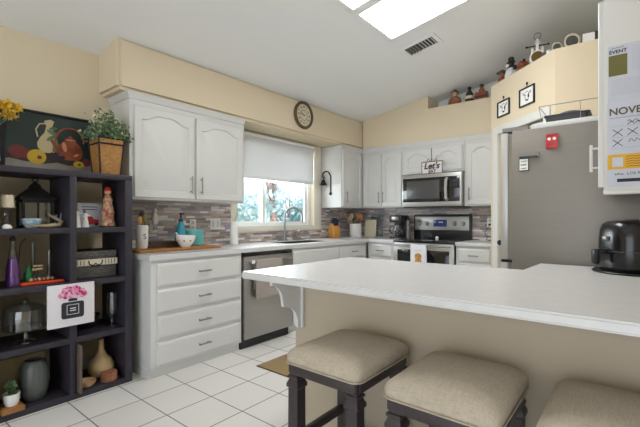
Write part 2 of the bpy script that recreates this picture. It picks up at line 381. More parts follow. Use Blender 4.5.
# backsplash
b = BM(); box(b, XA+.0005, XA+.011, 1.375, 2.594, .9145, 1.4); box(b, XA+.0005, XA+.011, 2.594, 4.112, .9145, 1.034); box(b, XA+.0005, XA+.011, 4.112, YB-.012, .9145, 1.4)
o = S('wall_backsplash_left', b, 'mosa')
b = BM(); box(b, XA+.0005, -1.161, YB-.011, YB-.0005, .9145, 1.4); S('wall_backsplash_back', b, 'mosb')
b = BM(); box(b, XA+.0005, XA+.012, -3.2, 1.39, 0, .09, .003); S('baseboard_left', b, 'trim')

# ------------------------------------------------------------------ cabinetry
def panel_door(b, x0, x1, z0, z1, yf, arch=0.0, rail=.055, th=.02):
    def loop(r, y, a):
        p = []; zt = z1-r
        n = 20
        for i in range(7): p.append((x0+r+(x1-x0-2*r)*i/6, y, z0+r))
        zs = zt-a
        for i in range(1, 6): p.append((x1-r, y, z0+r+(zs-z0-r)*i/6))
        for i in range(n+1):
            s = 1-2*i/n; q = min(1, max(0, (1-abs(s))/.62-.18)); q = q*q*(3-2*q)
            p.append(((x0+x1)/2+s*((x1-x0)/2-r), y, zs+a*q))
        for i in range(1, 6): p.append((x0+r, y, zs-(zs-z0-r)*i/6))
        return p
    loops(b, [loop(0, yf+th, 0), loop(0, yf+.004, 0), loop(.004, yf, 0), loop(rail, yf, arch), loop(rail+.006, yf+.009, arch), loop(rail+.014, yf+.009, arch), loop(rail+.034, yf+.0015, arch*.95)])
def drawer_front(b, x0, x1, z0, z1, yf, th=.02, ch=.016):
    def L(r, y): return [(x0+r, y, z0+r), (x1-r, y, z0+r), (x1-r, y, z1-r), (x0+r, y, z1-r)]
    loops(b, [L(0, yf+th), L(0, yf+.009), L(.003, yf+.007), L(ch, yf), L(ch+.004, yf)])
def bar(b, c, L, axis='x', y=0, r=.0065):
    cx, z = c; off = .03
    if axis == 'x':
        cyl(b, (cx-L/2, y-off, z), r, L, 'X', 10)
        for s in (-1, 1): cyl(b, (cx+s*L*.36, y, z), .0045, off, 'Y', 8)
    else:
        cyl(b, (cx, y-off, z-L/2), r, L, 'Z', 10)
        for s in (-1, 1): cyl(b, (cx, y, z+s*L*.36), .0045, off, 'Y', 8)
    return b
def handle(parent, c, L, axis='x', y=0): return obj('handle', bar(BM(), c, L, axis, y), 'nickel', parent)
def pdoor(root, x0, x1, z0, z1, hx=None, hz=None, arch=.05, yf=-.021, L=.15):
    b = BM(); panel_door(b, x0, x1, z0, z1, yf, arch); d_ = obj('door', b, 'white', root)
    if hx is not None: handle(d_, (hx, hz), L, 'z', yf)
    return d_
def pdrawer(root, x0, x1, z0, z1, L=.11, h=True, yf=-.021):
    b = BM(); drawer_front(b, x0, x1, z0, z1, yf); d_ = obj('drawer', b, 'white', root)
    if h: handle(d_, ((x0+x1)/2, (z0+z1)/2), L, 'x', yf)
    return d_
def base_body(root, w, dp, toe=True, h=.873):
    b = BM(); box(b, 0, w, 0, dp, .10 if toe else 0, h, .002); obj('body', b, 'white', root)
    b = BM(); box(b, .0, w, .06, dp-.05, 0.0, .0995); obj('toe_kick', b, 'white', root)

# drawer cabinet at the end of the window run
XF = -2.72
t = T('drawer_cabinet', 'white base cabinet of four wide drawers beside the dark bookcase', 'cabinet', (XF, 1.41, 0), A90)
b = BM(); box(b, 0, .835, 0, .598, .075, .873, .002); obj('body', b, 'white', t)
b = BM(); box(b, .0, .835, .035, .55, 0, .0745); obj('toe_kick', b, 'white', t)
for z0, z1 in ((.676, .846), (.482, .650), (.288, .456), (.092, .264)): pdrawer(t, .045, .815, z0, z1)
# sink base
t = T('sink_cabinet', 'white sink base cabinet with a blank front under the faucet', 'cabinet', (XF, 2.884, 0), A90)
b = BM(); box(b, 0, .822, .0, .02, .10, .873, .001); box(b, 0, .822, .02, .598, .1, .66, .001); obj('body', b, 'white', t)
b = BM(); box(b, 0, .822, .06, .55, 0, .0995); obj('toe_kick', b, 'white', t)
pdrawer(t, .02, .81, .70, .846, h=False); pdoor(t, .02, .41, .12, .68, .37, .58); pdoor(t, .42, .81, .12, .68, .46, .58)
t = T('base_cabinet', 'white base cabinet with one small drawer between sink and corner', 'cabinet', (XF, 3.708, 0), A90)
base_body(t, .61, .598); pdrawer(t, .02, .56, .70, .846); pdoor(t, .02, .56, .12, .68, .06, .58)
t = T('base_cabinet', 'white base cabinet with a drawer left of the range', 'cabinet', (-2.718, 4.36, 0), 0)
base_body(t, .379, .598); pdrawer(t, .045, .355, .70, .846); pdoor(t, .045, .355, .12, .68, .30, .58)
t = T('base_cabinet', 'white base cabinet with a drawer right of the range by the pantry', 'cabinet', (-1.56, 4.36, 0), 0)
base_body(t, .392, .598); pdrawer(t, .03, .37, .70, .846); pdoor(t, .03, .37, .12, .68, .07, .58)
# worktops
t = T('worktop', 'white L-shaped worktop along the window wall with undermount sink', 'worktop', (0, 0, .875))
b = BM()
def slab(b, poly, z0=0, z1=.039): prism(b, poly, z0, z1)
SK = (-3.14, -2.83, 2.96, 3.68)
parts_ = [(XA+.001, -2.69, 1.385, SK[2]), (XA+.001, SK[0], SK[2], SK[3]), (SK[1], -2.69, SK[2], SK[3]), (XA+.001, -2.69, SK[3], YB-.001)]
for x0, x1, y0, y1 in parts_: box(b, x0, x1, y0, y1, 0, .039)
box(b, -2.69, -2.336, 4.33, YB-.001, 0, .039)
bmesh.ops.remove_doubles(b, verts=b.verts[:], dist=1e-4)
bmesh.ops.delete(b, geom=[f for f in b.faces if any(f is not g and (f.calc_center_median()-g.calc_center_median()).length < 1e-4 for g in b.faces)], context='FACES_ONLY')
obj('slab', b, 'counter', t)
b = BM(); x0, x1, y0, y1 = SK
loops(b, [[(x, y, z) for x, y in ((x0+i, y0+i), (x1-i, y0+i), (x1-i, y1-i), (x0+i, y1-i))] for i, z in ((.0005, .036), (.003, .036), (.012, -.19), (.02, -.2))], cap0=False)
obj('sink_basin', b, 'dkgrey', t)
b = BM(); box(b, -1.562, -1.162, 4.33, YB-.012, .875, .914, .004); tag(obj('worktop', b, 'counter'), 'short white worktop between the range and the pantry wall', 'worktop')

# upper cabinets
def upper(label, loc, rz, w, z0, z1, doors, dp=.337, crown=True, side_l=0):
    t = T('wall_cabinet', label, 'cabinet', loc, rz)
    b = BM(); box(b, 0, w, 0, dp, z0, z1, .002); obj('body', b, 'white', t)
    for x0, x1, dz0, dz1, hx, hz in doors: pdoor(t, x0, x1, dz0, dz1, hx, hz, .045)
    if crown:
        b = BM()
        pr = [(0, z1-.05), (-.008, z1-.046), (-.01, z1-.03), (-.02, z1-.012), (-.022, z1+.004), (0, z1+.004)]
        L0 = [(-.036*side_l if x <= 0 else 0, 0, 0) for x in (0,)]
        def ring(x, grow): return [(x + (grow*p[0]), p[0], p[1]) for p in pr]
        loops(b, [ring(0, 1 if side_l else 0), ring(w, 0)])
        if side_l:
            loops(b, [[(p[0], p[0], p[1]) for p in pr], [(p[0], dp, p[1]) for p in pr]])
        obj('crown_molding', b, 'white', t)
    return t
upper('large white two-door wall cabinet above the drawer cabinet', (-2.99, 1.383, 0), A90, 1.117, 1.327, 2.148,
      [(.03, .548, 1.345, 2.055, .51, 1.465), (.572, 1.085, 1.345, 2.055, .61, 1.465)], side_l=1)
upper('white one-door wall cabinet right of the window, with iron bell', (-2.99, 4.13, 0), A90, .49, 1.327, 2.148,
      [(.02, .468, 1.345, 2.055, .075, 1.465)])
upper('white two-door wall cabinet in the corner left of the microwave', (-2.985, 4.63, 0), 0, .632, 1.327, 2.148,
      [(.03, .318, 1.345, 2.055, .29, 1.465), (.326, .615, 1.345, 2.055, .355, 1.465)])
upper('short white two-door wall cabinet above the microwave', (-2.35, 4.63, 0), 0, .79, 1.75, 2.148,
      [(.02, .39, 1.77, 2.055, None, None), (.40, .77, 1.77, 2.055, None, None)])
upper('white one-door wall cabinet right of the microwave', (-1.557, 4.63, 0), 0, .395, 1.327, 2.148,
      [(.025, .365, 1.345, 2.055, .065, 1.465)])
# right foreground wall cabinet, front faces -X
t = T('wall_cabinet', 'white wall cabinet at the right, its side covered with papers', 'cabinet', (-.113, 2.69, 0), -A90)
b = BM(); box(b, 0, .44, 0, .357, 1.31, 2.22, .002); obj('body', b, 'white', t)
pdoor(t, .01, .43, 1.325, 2.2, .385, 1.47, .045, L=.13)
for o in t.children[-1].children: o.data.materials[0] = MT['white']; o['label'] = 'white bar handle'
b = BM(); box(b, .375, .4405, -.0005, .357, 1.29, 1.31, .003); obj('light_rail', b, 'white', t)

# ------------------------------------------------------------------ peninsula
t = T('peninsula', 'taupe half wall and cabinets carrying the white breakfast bar', 'peninsula', (0, 0, 0))
b = BM(); box(b, -1.415, .248, 1.54, 1.66, 0, .8785); obj('half_wall', b, 'wallgrey', t)
b = BM(); box(b, -1.417, .248, 1.526, 1.5395, 0, .09, .003); obj('baseboard', b, 'trim', t)
b = BM(); box(b, -1.415, -.46, 1.6605, 2.16, .1, .8785); box(b, -1.415, -.46, 1.6605, 2.1, 0, .1); box(b, -.4, .248, 1.6605, 2.60, .1, .8785); box(b, -.34, .248, 1.6605, 2.60, 0, .1); obj('cabinet_body', b, 'white', t)
b = BM()
pts = [(1.312, .8785), (1.53, .8785), (1.53, .61), (1.498, .61)]
pts += [(1.498-.09*(1-math.cos(a))-.0, .63+.10*math.sin(a)) for a in [i*PI/2/8 for i in range(9)]]
pts += [(1.392, .735), (1.388, .752)]
pts += [(1.388-.07*(1-math.cos(a)), .752+.095*math.sin(a)) for a in [i*PI/2/8 for i in range(1, 9)]] + [(1.312, .852)]
prism(b, pts, -1.378, -1.36, 'yz'); box(b, -1.413, -1.348, 1.518, 1.5395, .605, .8785, .003); obj('corbel', b, 'trim', t, label='white scrolled corbel')
b = BM()
prism(b, [(-1.522, 1.252), (.248, 1.252), (.248, 2.60), (-.436, 2.60), (-.436, 2.20), (-1.522, 2.20)], .8795, .914)
bmesh.ops.bevel(b, geom=[e for e in b.edges if abs(e.verts[0].co.z-e.verts[1].co.z) < 1e-6 or (e.verts[0].co.x < -1.5 and e.verts[1].co.x < -1.5 and abs(e.verts[0].co.y-e.verts[1].co.y) < 1e-6)], offset=.007, segments=3, affect='EDGES')
tag(obj('worktop', b, 'counter', smooth=20), 'long white breakfast bar worktop in front of the stools', 'worktop')

# ------------------------------------------------------------------ bar stools
def make_stool(label):
    t = T('bar_stool', label, 'stool', (0, 0, 0), 0, 'bar stools along the peninsula')
    W, Dp = .35, .40
    b = BM(); rings = []
    for ins, z in ((.012, .0), (.002, .006), (0, .018), (.0, .03), (.006, .044), (.022, .058), (.05, .069), (.09, .076), (.13, .079)):
        rings.append(rrect(W-2*ins, Dp-2*ins, max(.03, .035+ins*.2), .612+z))
    loops(b, rings)
    s = obj('seat', b, 'linen', t, smooth=60)
    b = BM(); ring = rrect(W+.002, Dp+.002, .036, .617); tube(b, ring+[ring[0]], .0026, 6, False); obj('piping', b, 'linen', s)
    b = BM(); w2, d2 = W/2-.012, Dp/2-.012
    for a in ((-w2+.01, w2-.01, -d2, -d2+.02), (-w2+.01, w2-.01, d2-.02, d2)): box(b, *a, .572, .611, .002)
    for a in ((-w2, -w2+.02, -d2+.02, d2-.02), (w2-.02, w2, -d2+.02, d2-.02)): box(b, *a, .572, .611, .002)
    obj('apron', b, 'stool', t)
    for sx in (-1, 1):
        for sy in (-1, 1):
            cx, cy = sx*(w2-.026), sy*(d2-.026); b = BM()
            prof = [(.0225, .611), (.0225, .578), (.020, .574), (.020, .568), (.026, .564), (.026, .556), (.021, .552), (.024, .543), (.029, .533), (.029, .521), (.0235, .515), (.0245, .30), (.0235, .15), (.0205, 0)]
            loops(b, [[(cx+i*r, cy+j*r, z) for i, j in ((-1, -1), (1, -1), (1, 1), (-1, 1))] for r, z in prof[::-1]])
            obj('leg', b, 'stool', t)
    for a in ((-w2+.014, -w2+.036), (w2-.036, w2-.014)):
        b = BM(); box(b, a[0], a[1], -d2+.04, d2-.04, .30, .335, .003); obj('stretcher', b, 'stool', t)
    for a, z in (((-d2+.014, -d2+.036), .2), ((d2-.036, d2-.014), .2)):
        b = BM(); box(b, -w2+.04, w2-.04, a[0], a[1], z, z+.035, .003); obj('stretcher', b, 'stool', t)
    return t
st = make_stool('taupe upholstered bar stool nearest the left end of the peninsula'); st.location = (-.894, 1.29, 0)
dup(st, (-.447, 1.27, 0), 'taupe upholstered bar stool, middle of the three along the peninsula')
dup(st, (-.022, 1.275, 0), 'taupe upholstered bar stool cut off at the lower right corner')

# ------------------------------------------------------------------ appliances
t = T('dishwasher', 'stainless dishwasher between the drawer cabinet and the sink', 'dishwasher', (-2.69, 2.252, 0), A90)
b = BM(); box(b, .004, .626, .03, .6, .1, .868); obj('body', b, 'dkgrey', t)
b = BM(); box(b, .004, .626, 0, .03, .095, .835, .004); d_ = obj('door', b, 'steel', t)
b = BM(); box(b, .004, .626, .004, .03, .838, .868, .003); obj('control_panel', b, 'blackgl', t)
b = BM(); cyl(b, (.05, -.04, .79), .011, .53, 'X', 14)
for x in (.07, .56): box(b, x-.01, x+.01, -.04, 0, .78, .80, .002)
obj('handle', b, 'steel', d_)
b = BM(); box(b, .004, .626, .06, .1, .0, .094); obj('toe_kick', b, 'black', t)
b = BM(); box(b, .045, .078, -.0545, -.0505, .775, .807, .001); obj('tag', b, 'plate', d_)
def towel(b, w, zt, drop_f, drop_b, r=.014, th=.004, wav=.004):
    prof = [(-r, zt-drop_f)] + [(-r, zt-drop_f*(1-i/6)) for i in range(1, 7)] + [(-r*math.cos(a), zt+r*math.sin(a)) for a in [PI*i/8 for i in range(1, 8)]] + [(r, zt-drop_b*i/6) for i in range(7)]
    n = 16; F = []; K = []
    for i in range(n+1):
        x = w*i/n; f = []
        for y, z in prof: f.append((x, y + wav*math.sin(x*45+z*4)*max(0, (zt-z))*3*(-1 if y > 0 else 1)*(0 if z > zt else 1)*.6, z))
        F.append(f)
    V = [[b.verts.new(p) for p in f] for f in F]
    for i in range(n):
        for j in range(len(prof)-1): b.faces.new((V[i][j], V[i+1][j], V[i+1][j+1], V[i][j+1]))
    bmesh.ops.recalc_face_normals(b, faces=b.faces[:])
    bmesh.ops.solidify(b, geom=b.faces[:], thickness=th)
    return b
b = BM(); towel(b, .33, .79, .33, .25, .017)
o = obj('dish_towel', b, 'towel', loc=(-2.65, 2.345, 0), rot=(0, 0, A90)); tag(o, 'grey brown dish towel hanging on the dishwasher handle', 'towel')

# range
t = T('range', 'stainless electric range with black glass cooktop under the microwave', 'stove', (-2.328, 4.325, 0), 0)
RW = .758
b = BM(); box(b, 0, RW, .035, .63, .06, .895); box(b, .02, RW-.02, .08, .6, 0, .06); obj('body', b, 'dkgrey', t)
b = BM(); box(b, -.001, RW+.001, -.01, .57, .8955, .918, .006); c_ = obj('cooktop', b, 'blackgl', t)
b = BM()
for x, y, r in ((.19, .15, .10), (.57, .15, .08), (.19, .42, .075), (.57, .42, .10)):
    lathe(b, [(r, 0), (r, .0006), (r-.004, .0006), (r-.004, 0)], (x, y, .9181), 32, cap=False)
obj('burner_ring', b, 'dkgrey', c_)
b = BM(); box(b, 0, RW, .575, .64, .8955, 1.235, .006); bgd = obj('backguard', b, 'black', t)
b = BM(); box(b, .02, RW-.02, .566, .575, 1.03, 1.205, .004); obj('control_panel', b, 'steelb', bgd, label='stainless control panel')
b = BM(); box(b, .28, .46, .562, .566, 1.075, 1.165, .002); obj('display', b, 'display', bgd)
b = BM()
for i, x in enumerate((.36, .38, .40)): box(b, x-.006, x+.006, .5612, .562, 1.125, 1.14)
obj('display_digits', b, 'plate', bgd)
for x in (.085, .19, .56, .67):
    b = BM(); lathe(b, [(.03, 0), (.03, .006), (.022, .01), (.02, .03), (.0, .031)], (x, .566, 1.115), 20, 'Y'); obj('knob', b, 'nickel', bgd)
b = BM(); box(b, .004, RW-.004, 0, .034, .22, .885, .004); d_ = obj('oven_door', b, 'steelb', t)
b = BM(); box(b, .055, RW-.055, -.003, 0, .30, .805, .001); obj('oven_window', b, 'blackgl', d_)
b = BM(); cyl(b, (.03, -.045, .858), .012, RW-.06, 'X', 14)
for x in (.06, RW-.06): box(b, x-.012, x+.012, -.045, 0, .848, .868, .002)
obj('handle', b, 'steel', d_)
b = BM(); box(b, .004, RW-.004, .002, .034, .065, .21, .004); obj('warming_drawer', b, 'steel', t)
t = T('dish_towel', 'white dish towel with a dog picture on the oven handle', 'towel', (-2.07, 4.28, 0), 0)
b = BM(); towel(b, .19, .858, .32, .25, .018, wav=.001); o = obj('cloth', b, 'wtowel', t)
b = BM()
def disc(b, x, z, rx, rz, y=-.0235, th=.001, n=20): lathe(b, [(1, 0), (1, th)], (0, 0, 0), n, 'Y'); 
def flat(b, x, z, rx, rz, y, n=18, th=.0012, rot=0):
    pts = [(x+rx*math.cos(a)*math.cos(rot)-rz*math.sin(a)*math.sin(rot), z+rx*math.cos(a)*math.sin(rot)+rz*math.sin(a)*math.cos(rot)) for a in [2*PI*i/n for i in range(n)]]
    prism(b, pts, y-th, y, 'xz'); return b
for x, z, rx, rz in ((.1, .66, .045, .06), (.1, .745, .032, .03), (.07, .735, .012, .028), (.13, .735, .012, .028), (.075, .61, .018, .02), (.125, .61, .018, .02)): flat(b, x, z, rx, rz, -.0235)
obj('dog_print', b, mat('dog_print', 'dba562', .9, c2='b57f45', scale=60), t)
b = BM(); tube(b, [(.055+.01*i, -.0238, .805+.008*((i*5) % 3-1)) for i in range(10)], .0016, 5); obj('script_print', b, 'greyclip', t)
b = BM(); lathe(b, [(.018, 0), (.018, .035), (.012, .038), (.01, .045), (.0, .046)], (-1.86, 4.55, .9186), 16); tag(obj('salt_shaker', b, 'ceramic'), 'small white shaker standing on the range cooktop', 'shaker')

# microwave
t = T('microwave', 'stainless over-the-range microwave above the stove', 'microwave', (-2.33, 4.55, 1.33), 0)
b = BM(); box(b, 0, .765, .02, .40, 0, .40, .003); obj('body', b, 'steel', t)
b = BM(); box(b, 0, .765, -.0, .02, .012, .40, .005); d_ = obj('door', b, 'steelb', t)
b = BM(); box(b, .02, .745, -.004, 0, .055, .355, .002); obj('glass_front', b, 'blackgl', d_)
b = BM(); box(b, .07, .50, -.0055, -.004, .095, .32, .001); obj('window_screen', b, mat('microwave_screen', '4a494a', .25), d_)
b = BM(); tube(b, [(.595, -.004, .075), (.595, -.04, .095), (.595, -.052, .2), (.595, -.04, .31), (.595, -.004, .33)], .018, 10); obj('handle', b, 'doorgrey', d_)
b = BM(); box(b, .66, .72, -.0052, -.004, .29, .315, .0005); obj('display', b, 'dkgrey', d_)
b = BM(); box(b, .01, .755, .03, .38, -.012, 0); obj('vent_grille', b, 'black', t)

# sign on the microwave
t = T('lettered_sign', "wire framed LET'S EAT sign with crown standing on the microwave", 'sign', (-1.935, 4.572, 1.7305), 0)
b = BM(); fr = [(-.13, 0, .0), (.13, 0, .0), (.13, 0, .15), (-.13, 0, .15)]
tube(b, [(-.13, 0, .004), (.13, 0, .004), (.13, 0, .15), (-.13, 0, .15), (-.13, 0, .0)], .0055, 8)
tube(b, [(-.13, 0, .1), (.13, 0, .1)], .0015, 6)
obj('frame', b, 'brass', t)
b = BM(); box(b, -.126, .126, .002, .007, .006, .148); obj('backing', b, 'canvas', t)
b = BM()
for s in (-1, 0, 1): tube(b, [(s*.045-.018, 0, .152), (s*.045, 0, .19), (s*.045+.018, 0, .152)], .0035, 6)
obj('crown', b, 'brass', t)
text("Let's", .105, 'woodd', t, (-.005, -.002, .095), shear=.25, bold=.003)
text("EAT", .055, 'brass', t, (.005, -.002, .03), bold=.002)

# fridge (doors face -X)
t = T('refrigerator', 'stainless grey refrigerator with magnets beside the pantry door', 'refrigerator', (-.608, 3.60, 0), -A90)
FW = .90
b = BM(); box(b, 0, FW, 0, .82, .02, 1.735, .004); box(b, .03, FW-.03, .05, .8, 0, .02); fb = obj('body', b, 'steeld', t)
for x0, x1, z0, z1, n in ((.002, FW/2-.003, .915, 1.728, 'door'), (FW/2+.003, FW-.002, .915, 1.728, 'door'), (.002, FW-.002, .06, .895, 'freezer_drawer')):
    b = BM(); box(b, x0, x1, -.068, -.024, z0, z1, .006); d_ = obj(n, b, 'doorgrey', t)
    b = BM()
    if n == 'door':
        hx = FW/2+(-.04 if x0 < .1 else .04)
        cyl(b, (hx, -.11, 1.0), .011, .62, 'Z', 12)
        for z in (1.04, 1.58): cyl(b, (hx, -.066, z), .008, .045, 'Y', 10)
    else:
        cyl(b, (.06, -.11, .84), .011, FW-.12, 'X', 12)
        for x in (.12, FW-.12): cyl(b, (x, -.066, .84), .008, .045, 'Y', 10)
    obj('handle', b, 'steel', d_)
for x0, x1 in ((FW-.09, FW-.005), (.005, .09)):
    b = BM(); box(b, x0, x1, -.06, .09, 1.7355, 1.762, .004); obj('hinge_cover', b, 'greyclip', t)
b = BM(); box(b, .01, FW-.004, -.066, -.0005, .8965, .9135); obj('hinge', b, 'matblack', t)
b = BM(); box(b, .012, FW-.012, -.0235, -.0005, .07, .896); box(b, .012, FW-.012, -.0235, -.0005, .914, 1.72); obj('door_gasket', b, mat('gasket_taupe', '8d857b', .7), t)
# things on the fridge
b = BM(); box(b, -.50, .17, 2.715, 3.42, 1.736, 1.768, .006); tag(obj('white_tray', b, 'trim'), 'flat white board lying on top of the refrigerator', 'board')
t = T('wire_rack', 'open chrome wire rack standing on top of the refrigerator', 'rack', (0, 0, 1.7685))
b = BM(); x0, x1, y0, y1 = -.46, .15, 2.86, 3.30
for z in (.004, .13):
    e = 0 if z < .1 else .02
    tube(b, [(x0-e, y0-e, z), (x1+e, y0-e, z), (x1+e, y1+e, z), (x0-e, y1+e, z), (x0-e, y0-e, z)], .003, 6)
obj('frame', b, 'nickel', t)
b = BM()
for i in range(4):
    x = x0+(x1-x0)*i/3; e = .02
    tube(b, [(x, y0, .004), (x if 0 < i < 3 else x+(e if i else -e), y0-e, .13)], .002, 6); tube(b, [(x, y1, .004), (x, y1+e, .13)], .002, 6)
    tube(b, [(x, y0, .004), (x, y1, .004)], .002, 6)
obj('wires', b, 'nickel', t)
t = T('baking_pan', 'dark grey pan stored inside the wire rack above the refrigerator', 'pan', (-.34, 3.0, 1.776))
b = BM(); loops(b, [rrect(.24*k, .16*k, .02, z) for k, z in ((.9, 0), (1, .075), (1.06, .077), (1.06, .073), (.98, .07), (.88, .006))]); obj('pan_body', b, 'dkgrey', t)
b = BM(); lathe(b, [(.08, .0775), (.07, .09), (.04, .10), (0, .102)], (.02, 0, 0), 20); obj('lid', b, 'slate', t)
# magnets
def magnet(name, label, y, x0, x1, z0, z1, m, th=.006):
    t = T(name, label, 'magnet', ((x0+x1)/2, y, z0), 0); w, h = x1-x0, z1-z0
    b = BM(); box(b, -w/2, w/2, -th, -.0004, 0, h, .001); obj('plate', b, m, t); return t, w, h
t, w_, h_ = magnet('magnet', 'red magnet with two white dots on the refrigerator side', 2.7, -.416, -.354, 1.602, 1.688, 'red', .014)
b = BM()
for x in (-.014, .013): cyl(b, (x, -.014, .055), .009, .004, 'Y', 14)
obj('dots', b, 'plate', t)
b = BM(); box(b, -.026, .026, -.0155, -.014, .022, .028); box(b, -.026, .026, -.0155, -.014, .072, .077); obj('bands', b, 'rust', t)
t, w_, h_ = magnet('magnet', 'small white framed sign magnet on the refrigerator side', 2.7, -.567, -.511, 1.476, 1.556, 'ink', .005)
b = BM(); box(b, -.024, .024, -.006, -.005, .005, .075); obj('face', b, 'plate', t)
b = BM()
for z, r in ((.06, .0014), (.038, .0022), (.016, .0018)): tube(b, [(-.016+.004*i, -.0064, z+.004*((i*5) % 3-1)) for i in range(9)], r, 5)
obj('script_print', b, 'ink', t)
t, w_, h_ = magnet('magnet', 'grey magnetic clip above the small white sign', 2.7, -.567, -.455, 1.558, 1.59, 'greyclip', .009)
b = BM(); cyl(b, (-.05, -.014, .004), .005, .1, 'X', 10); obj('clip_roll', b, 'dkgrey', t)

# air fryer
t = T('tray', 'round black tray under the air fryer', 'tray', (-.005, 2.425, .9142))
b = BM(); lathe(b, [(.0, 0), (.16, 0), (.168, .006), (.165, .009), (.155, .004), (0, .004)], seg=40); obj('dish', b, 'black', t)
t = T('air_fryer', 'black air fryer with a pull handle at the right end of the bar', 'air fryer', (-.012, 2.43, .9186), .6)
b = BM(); loops(b, [rrect(.235*k, .25*k, .09*k, z) for k, z in ((.86, .0), (.95, .004), (1, .03), (1.0, .10), (.985, .16), (.95, .205), (.88, .232), (.72, .245), (.4, .25))]); obj('body', b, mat('gloss_black', '141416', .22), t, smooth=50)
b = BM(); loops(b, [rrect(.24, .252, .09, z) for z in (.098, .103)]); obj('seam', b, 'dkgrey', t)
b = BM(); box(b, -.16, -.112, -.02, .02, .085, .11, .006); box(b, -.178, -.155, -.02, .02, .035, .11, .01); obj('handle', b, 'black', t)
b = BM(); box(b, -.128, -.108, -.018, .018, .15, .172, .004); obj('button', b, 'nickel', t)
b = BM(); lathe(b, [(.03, .249), (.028, .254), (0, .255)], seg=20); obj('knob', b, 'dkgrey', t)

# papers on the right cabinet side (plane faces -Y)
CY = 2.2495
t = T('newsletter', 'white printed newsletter taped on the cabinet side above the calendar', 'paper', (0, CY, 0))
b = BM(); box(b, -.095, .17, -.0012, -.0002, 1.722, 1.975); obj('sheet', b, 'paper', t)
obj('heading_print', tube(BM(), [(-.085+.006*i, -.0016, 1.963+.003*((i*5) % 3-1)) for i in range(9)], .0014, 5), 'greyclip', t); text('EVENT', .022, 'ink', t, (-.059, -.0016, 1.945), bold=.0006)
b = BM(); box(b, -.093, -.025, -.0022, -.0014, 1.835, 1.93); obj('photo', b, 'olive', t)
b = BM(); rn = random.Random(3)
for i in range(9):
    z = 1.815-.0085*i; box(b, -.083, -.083+.2*rn.uniform(.75, 1), -.0018, -.0013, z-.0012, z+.0012)
for i in range(12):
    z = 1.955-.0095*i; box(b, -.008, .155*rn.uniform(.8, 1), -.0018, -.0013, z-.001, z+.001)
obj('text_lines', b, mat('print_grey', 'b4b7c6', .8), t)
t = T('calendar', 'November calendar page with yellow coupon taped on the cabinet side', 'calendar', (0, CY, 0))
b = BM(); box(b, -.098, .17, -.0012, -.0002, 1.322, 1.72); obj('sheet', b, 'paper', t)
text('NOVEMBER', .044, 'gold', t, (-.092, -.0018, 1.668), align='LEFT', bold=.001)
b = BM(); box(b, -.088, .165, -.0018, -.0013, 1.638, 1.643)
for z in (1.6, 1.55, 1.5): box(b, -.088, .165, -.0016, -.0013, z, z+.0012)
obj('rules', b, mat('calendar_rule', 'a7a9b4', .8), t)
b = BM()
for x, z in ((-.06, 1.572), (-.006, 1.572), (-.06, 1.525), (.05, 1.57)):
    for s in (-1, 1): tube(b, [(x-.018, -.002, z-.016*s), (x+.018, -.002, z+.016*s)], .0014, 5)
for k in range(2):
    tube(b, [(-.025+.008*i, -.002, 1.605+k*.008+.007*((i*7+k) % 3)) for i in range(8)], .0013, 5)
tube(b, [(-.02+.007*i, -.002, 1.525+.008*((i*5) % 3)) for i in range(9)], .0013, 5)
obj('pen_marks', b, 'ink', t)
b = BM(); box(b, -.097, .165, -.0026, -.0014, 1.404, 1.472); obj('coupon', b, 'ylab', t, label='yellow coupon')
b = BM(); box(b, -.08, -.04, -.0034, -.0026, 1.415, 1.458); obj('coupon_block', b, 'paper', t)
b = BM()
for z in (1.46, 1.449, 1.438, 1.427, 1.416): tube(b, [(-.03+.012*i, -.003, z+.0025*((i*7) % 3-1)) for i in range(15)], .0013, 5)
obj('coupon_print', b, 'rust', t)
text('who:  LOS P', .018, 'ink', t, (-.072, -.0018, 1.382), align='LEFT')
b = BM(); box(b, -.062, .165, -.002, -.0013, 1.345, 1.36); obj('bottom_band', b, 'ink', t)

# ------------------------------------------------------------------ window shade, clock, bell, outlets, vent, skylights
t = T('roller_shade', 'white roller shade pulled halfway down over the window', 'shade', (XA+.03, 0, 0))
b = BM(); box(b, .0, .003, 2.70, 3.925, 1.65, 2.10); obj('fabric', b, 'shade', t)
b = BM(); box(b, -.006, .009, 2.70, 3.925, 1.625, 1.652, .003); obj('bottom_bar', b, 'vinyl', t)
b = BM(); cyl(b, (0, 2.69, 2.115), .02, 1.24, 'Z'); bmesh.ops.rotate(b, verts=b.verts[:], cent=(0, 2.69, 2.115), matrix=Matrix.Rotation(-PI/2, 3, 'X')); obj('roller', b, 'vinyl', t)
t = T('wall_clock', 'round brown rimmed clock with cream dial above the window', 'clock', (-2.987, 3.37, 2.375), A90)
b = BM(); lathe(b, [(.0, 0), (.155, 0), (.16, .012), (.155, .03), (.14, .036), (.128, .026), (.126, .014), (0, .014)], seg=48, axis='Y'); obj('rim', b, mat('clock_rim', '6b5a42', .5, .3, c2='54442f', scale=12), t)
b = BM(); lathe(b, [(.127, .0135), (.127, .0155), (0, .0155)], seg=40, axis='Y'); obj('dial', b, 'cream', t)
b = BM(); lathe(b, [(.062, .0156), (.062, .0162), (.056, .0162), (.056, .0156)], seg=36, axis='Y', cap=False)
for k in range(60):
    a = 2*PI*k/60; box(b, -.001, .001, -.0165, -.0156, .118, .124, mtx=Matrix.Rotation(a, 4, 'Y'))
obj('ring_marks', b, mat('dial_brown', '6a5a44', .7), t)
for k in range(12):
    a = PI/2-2*PI*k/12
    text('XII I II III IIII V VI VII VIII IX X XI'.split()[k], .032, 'ink', t, (.094*math.cos(a), -.0162, .094*math.sin(a)), (PI/2, a-PI/2 if False else 0, 0), name='numeral')
b = BM(); box(b, -.003, .003, -.019, -.0175, -.015, .058, mtx=Matrix.Rotation(-PI/3+.1, 4, 'Y')); obj('hour_hand', b, 'ink', t)
